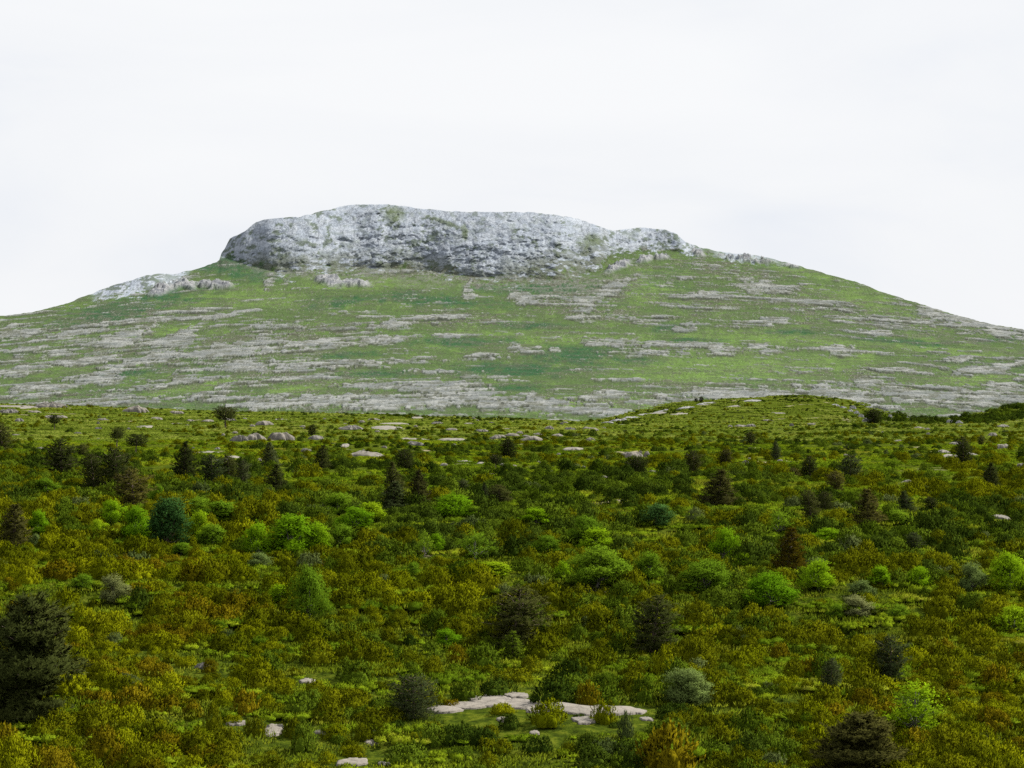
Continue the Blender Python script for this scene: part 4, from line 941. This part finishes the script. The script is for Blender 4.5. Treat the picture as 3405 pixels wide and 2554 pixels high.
# far thickets on the hillock
EX = [(3000,1392,330,26,200,1.7),(3230,1398,240,26,110,1.7),(3360,1375,150,50,110,2.0),(2060,1400,200,26,60,0.9),(2180,1372,160,14,45,0.9),(2680,1330,260,20,60,0.8),(1640,1395,260,9,60,0.8),(2920,1350,200,30,60,0.9),(1400,1385,300,7,60,0.8),(3100,1405,200,16,60,1.2),(2900,1420,260,14,50,0.8)]
ex, ey, ez, es = [], [], [], []
for cx, cy, w_, h_, n_, sc_ in EX:
    for k in range(n_):
        a = rng.random() * 6.28; q = rng.random() ** 0.5
        X, Y, Z = at(cx + math.cos(a) * q * w_ / 2, cy + math.sin(a) * q * h_ / 2)
        ex.append(X); ey.append(Y + rng.random() * 4); ez.append(float(H(ex[-1], ey[-1]))); es.append(sc_ * (0.6 + 0.8 * rng.random()))
nE = len(ex)
BX = np.concatenate([BX, ex]); BY = np.concatenate([BY, ey]); BZ = np.concatenate([BZ, ez]); BS = np.concatenate([BS, es]); PX, PY = proj(BX, BY, BZ)
# keep the slabs, boulders and small lone trees in sight
ok = np.ones(len(BX), bool); hp_ = BS * 0.95 / BY * F; wp_ = BS * 0.95 / BY * F
for (sx, sy, sw, sh, sY, sdy) in SLABBOX:
    over = (np.abs(PX - sx) < sw * 0.46 + wp_ * 0.45) & (PY > sy - sh * 0.6) & (PY < sy + sh * 0.40 + hp_ * 0.9)
    ok &= ~(over & (rng.random(len(BX)) < (0.97 if sy > 2200 else 0.93)))
for (tx, ty, tt, tw, X, Y) in TREE_POS:
    ok &= ~((np.abs(PX - tx) < tw * 0.42) & (np.abs(BY - Y) < tw / F * Y * 0.40))
    infr = (np.abs(PX - tx) < tw * 0.40 + wp_ * 0.25) & (PY > ty) & (PY - hp_ < ty - (ty - tt) * 0.18)
    ok &= ~(infr & (BY < Y))
isE = np.zeros(len(BX), bool); isE[-nE:] = True
BX, BY, BZ, BS, PX, PY, isE = (q[ok] for q in (BX, BY, BZ, BS, PX, PY, isE))
# colour: by patch of hillside
c1 = fbm(BX / 22, BY / 40, 3, 801); c2 = rng.random(len(BX))
warm = np.clip((c1 - 0.5) * 2.4 + 0.5 + 0.34 * ellp(PX, PY, [(500,1950,1700,420),(1200,2000,1200,300),(300,2250,900,400),(3000,2350,900,400)]) + 0.12 * sstep(1750, 1900, PY) - 0.22 * ellp(PX, PY, [(900,1640,2600,260),(2500,1600,1800,260)]) - 0.12, 0, 1)
v_ = np.clip(warm * 0.62 + c2 * 0.50 - 0.06, 0, 1)
BCI = np.digitize(v_, [0.22, 0.42, 0.74, 0.94])
BCI = np.where((PY < 1640) & (BCI > 2), 1 + (rng.random(len(BX)) < 0.6), BCI)
BCI = np.where(rng.random(len(BX)) < 0.02, 5, BCI)
BCI = np.where(isE, (rng.random(len(BX)) < 0.25).astype(int), BCI)
BSH = rng.integers(0, len(STY), len(BX)); BR = rng.random(len(BX)) * 6.28
BH = BS * (0.85 + 0.55 * rng.random(len(BX)))
print('shrubs', len(BX))
# traced shrubs of the foreground: (x, foot, top, width, colour index, style index, words)
TB = [(2741,1536,1518,18,6,0,'yellow-flowering bush'),(1077,1890,1862,34,6,1,'small golden-orange bush'),(3370,1618,1608,22,6,3,'low yellow-flowering bush'),(952,1925,1900,30,6,3,'low golden bush'),(1653,2316,2250,160,0,0,'broad dark green bush'),(1669,2374,2328,104,3,3,'small spiky yellow-green bush'),(1818,2417,2333,160,3,4,'two-headed yellow-olive bush'),(1500,2352,2316,66,4,3,'low rusty bush'),(1822,2342,2252,196,0,6,'large dark green bush'),
 (1945,2350,2262,110,4,2,'tall rust-brown bush'),(2012,2407,2330,96,3,1,'yellow-olive round bush'),(2088,2464,2368,78,5,2,'upright grey-green bush'),(1925,2390,2368,50,0,3,'tiny dark bush'),(2145,2340,2250,100,1,4,'green bushy bush'),
 (2228,2575,2392,290,4,0,'huge dark rusty-brown bush'),(2205,2255,2150,100,3,2,'upright olive bush'),(1000,2500,2400,110,1,1,'round green bush'),(975,2458,2382,112,2,0,'round dark olive bush'),(820,2380,2300,120,4,1,'rounded rusty bush'),(840,2450,2380,90,2,2,'olive bush'),
 (1010,2380,2300,130,1,4,'dark green round bush'),(700,2430,2345,70,2,5,'narrow conical olive bush'),(215,2065,1970,120,3,5,'dense yellow-olive bush'),(455,2050,1958,120,0,6,'round dark green bush'),(195,1930,1858,220,4,0,'very wide rusty mound of bush'),(1350,2550,2470,170,1,1,'broad fresh green bush'),
 (1200,2465,2400,90,2,0,'rounded olive bush'),(1520,2215,2150,80,4,5,'upright brown bush'),(560,1870,1835,90,4,3,'low brown bush'),(1540,2330,2262,110,1,2,'green upright bush'),(2700,2245,2180,90,4,0,'round rusty bush'),(2580,2200,2140,100,4,6,'reddish-brown bush'),(3140,2130,2060,110,2,4,'olive rounded bush')]
hero_items = []
for i, (px, yb_, yt_, wp, ci, k, ph) in enumerate(TB):
    X, Y, Z = at(px, yb_)
    o_ = link('bush', BM[(ci, k)]); wx = wp / F * Y / 2.05
    o_.location = (X, Y + wx * 0.3, float(H(X, Y + wx * 0.3)) - 0.03); o_.scale = (wx, wx, (yb_ - yt_) / F * Y / 0.92); o_.rotation_euler = (0, 0, i * 1.3)
    tag(o_, cat='bush', group='box and juniper bushes'); hero_items.append((o_, px, yb_, ph))
    far_ = (np.abs(PX - px) < wp * 0.38 + wp_[0] * 0) & (PY > yt_ + (yb_ - yt_) * 0.3) & (PY < yb_ + 46)
    k2 = ~far_; BX, BY, BZ, BS, PX, PY, BCI, BSH, BR, BH, isE = (q[k2] for q in (BX, BY, BZ, BS, PX, PY, BCI, BSH, BR, BH, isE)); wp_ = BS
# the 300 that show largest stand as things of their own
inside = (PX > 10) & (PX < 3395) & (PY < 2570) & (PY > 1400)
size_px = np.where(inside, BS * BH / BY ** 2, 0)
order = np.argsort(-size_px); nh = 300 - len(TB); hero = order[:nh]; rest = np.ones(len(BX), bool); rest[hero] = False
for i in hero:
    o_ = link('bush', BM[(int(BCI[i]), int(BSH[i]))]); o_.location = (BX[i], BY[i], BZ[i] - 0.04); o_.scale = (BS[i], BS[i], BH[i]); o_.rotation_euler = (0, 0, BR[i])
    tag(o_, cat='bush', group='box and juniper bushes')
    sty = STY[int(BSH[i])]
    size = 'low ' if sty == 'low' else 'tall ' if sty == 'tall' else ('large ' if BS[i] > 0.85 else 'small ' if BS[i] < 0.62 else 'rounded ')
    hero_items.append((o_, float(PX[i]), float(PY[i]), size + BUSH_COLS[int(BCI[i])][0] + ' bush'))
label_all(hero_items)

def scatter(name, protos, X, Y, Z, S, Hs, Rz, idx, label, cat):
    me = bpy.data.meshes.new(name); n_ = len(X)
    me.vertices.add(n_); me.vertices.foreach_set('co', np.stack([X, Y, Z], -1).astype(np.float32).ravel())
    for an, ty, arr, key in (('turn', 'FLOAT_VECTOR', np.stack([0 * Rz, 0 * Rz, Rz], -1), 'vector'), ('size', 'FLOAT_VECTOR', np.stack([S, S, Hs], -1), 'vector'), ('pick', 'INT', idx, 'value')):
        a = me.attributes.new(an, ty, 'POINT'); a.data.foreach_set(key, np.ascontiguousarray(arr, dtype=(np.int32 if ty == 'INT' else np.float32)).ravel())
    o_ = link(name, me)
    ng = bpy.data.node_groups.new(name, 'GeometryNodeTree')
    ng.interface.new_socket('Geometry', in_out='INPUT', socket_type='NodeSocketGeometry'); ng.interface.new_socket('Geometry', in_out='OUTPUT', socket_type='NodeSocketGeometry')
    gi = ng.nodes.new('NodeGroupInput'); go = ng.nodes.new('NodeGroupOutput'); ip = ng.nodes.new('GeometryNodeInstanceOnPoints'); jn = ng.nodes.new('GeometryNodeJoinGeometry')
    for p_ in reversed(protos):
        oi = ng.nodes.new('GeometryNodeObjectInfo'); oi.inputs['Object'].default_value = p_; oi.inputs['As Instance'].default_value = True; oi.transform_space = 'ORIGINAL'
        ng.links.new(oi.outputs['Geometry'], jn.inputs[0])
    def attr(an, dt):
        q = ng.nodes.new('GeometryNodeInputNamedAttribute'); q.data_type = dt; q.inputs['Name'].default_value = an; return q.outputs['Attribute']
    ng.links.new(gi.outputs[0], ip.inputs['Points']); ng.links.new(jn.outputs[0], ip.inputs['Instance'])
    ip.inputs['Pick Instance'].default_value = True
    ng.links.new(attr('pick', 'INT'), ip.inputs['Instance Index']); ng.links.new(attr('turn', 'FLOAT_VECTOR'), ip.inputs['Rotation']); ng.links.new(attr('size', 'FLOAT_VECTOR'), ip.inputs['Scale'])
    ng.links.new(ip.outputs[0], go.inputs[0])
    md = o_.modifiers.new('plants', 'NODES'); md.node_group = ng
    tag(o_, label, cat, kind='stuff'); return o_
def loose(name, me):      # mesh holder for the scatter, never placed by itself
    return bpy.data.objects.new(name, me)
protos = [loose('bush_shape', BM[(ci, k)]) for ci in range(len(BUSH_COLS)) for k in range(len(STY))]
scatter('shrubbery', protos, BX[rest], BY[rest], BZ[rest] - 0.04, BS[rest], BH[rest], BR[rest], BCI[rest] * len(STY) + BSH[rest], 'olive, rusty and dark green shrubs covering the slope up to the plateau', 'shrubs')

# cushions and tufts between the shrubs
cp = [loose('cushion_patch', make_cushions(60 + k, M_cush)) for k in range(5)] + [loose('cushion_patch_fine', make_cushions(80 + k, M_cush, 34, 2.8, 0.10, 0.30)) for k in range(3)] + [loose('tufts', make_grass(90 + k, M_tuft)) for k in range(3)] + [loose('dry_cushion_patch', make_cushions(60 + k, M_cushdry)) for k in range(4)]
gx_, gy_, gs_, gk_ = [], [], [], []
for r0, r1, cs, ks, sc_ in ((40, 170, 2.3, (0, 8), 0.75), (170, 420, 3.2, (0, 8), 1.0), (420, 700, 4.2, (11, 15), 1.25), (700, 1250, 5.2, (11, 15), 1.6), (40, 160, 1.45, (8, 11), 1.0)):
    a_, b_ = cells(r0, r1, cs); n_ = len(a_)
    pk = 0.78 * np.clip(0.45 + 2.2 * (fbm(a_ / 16, b_ / 22, 3, 900) - 0.36), 0.2, 1)
    if r0 == 40: pk = np.maximum(pk, 0.95)
    kk = rng.random(n_) < pk
    gx_.append(a_[kk]); gy_.append(b_[kk]); gs_.append(sc_ * (0.75 + 0.5 * rng.random(kk.sum()))); gk_.append(rng.integers(ks[0], ks[1], kk.sum()))
GX = np.concatenate(gx_); GY = np.concatenate(gy_); GS = np.concatenate(gs_); GK = np.concatenate(gk_); GZ = H(GX, GY); QX, QY = proj(GX, GY, GZ)
okg = np.ones(len(GX), bool); rad_ = GS * 2.6 / GY * F
for (sx, sy, sw, sh, sY, sdy) in SLABBOX:
    sm_ = np.where((GK >= 8) & (GK < 11), 0.3, 0.62)
    okg &= ~((np.abs(QX - sx) < sw * 0.46 + rad_ * sm_) & (np.abs(GY - sY) < GS * 2.4 * sm_ + sdy * 0.5))
GX, GY, GZ, GS, GK = (q[okg] for q in (GX, GY, GZ, GS, GK))
print('cushion patches', len(GX))
scatter('ground_cover', cp, GX, GY, GZ - 0.02, GS, GS * (0.8 + 0.3 * rng.random(len(GX))), rng.random(len(GX)) * 6.28, GK, 'low yellow-green cushion plants and grass tufts between the shrubs', 'ground cover')
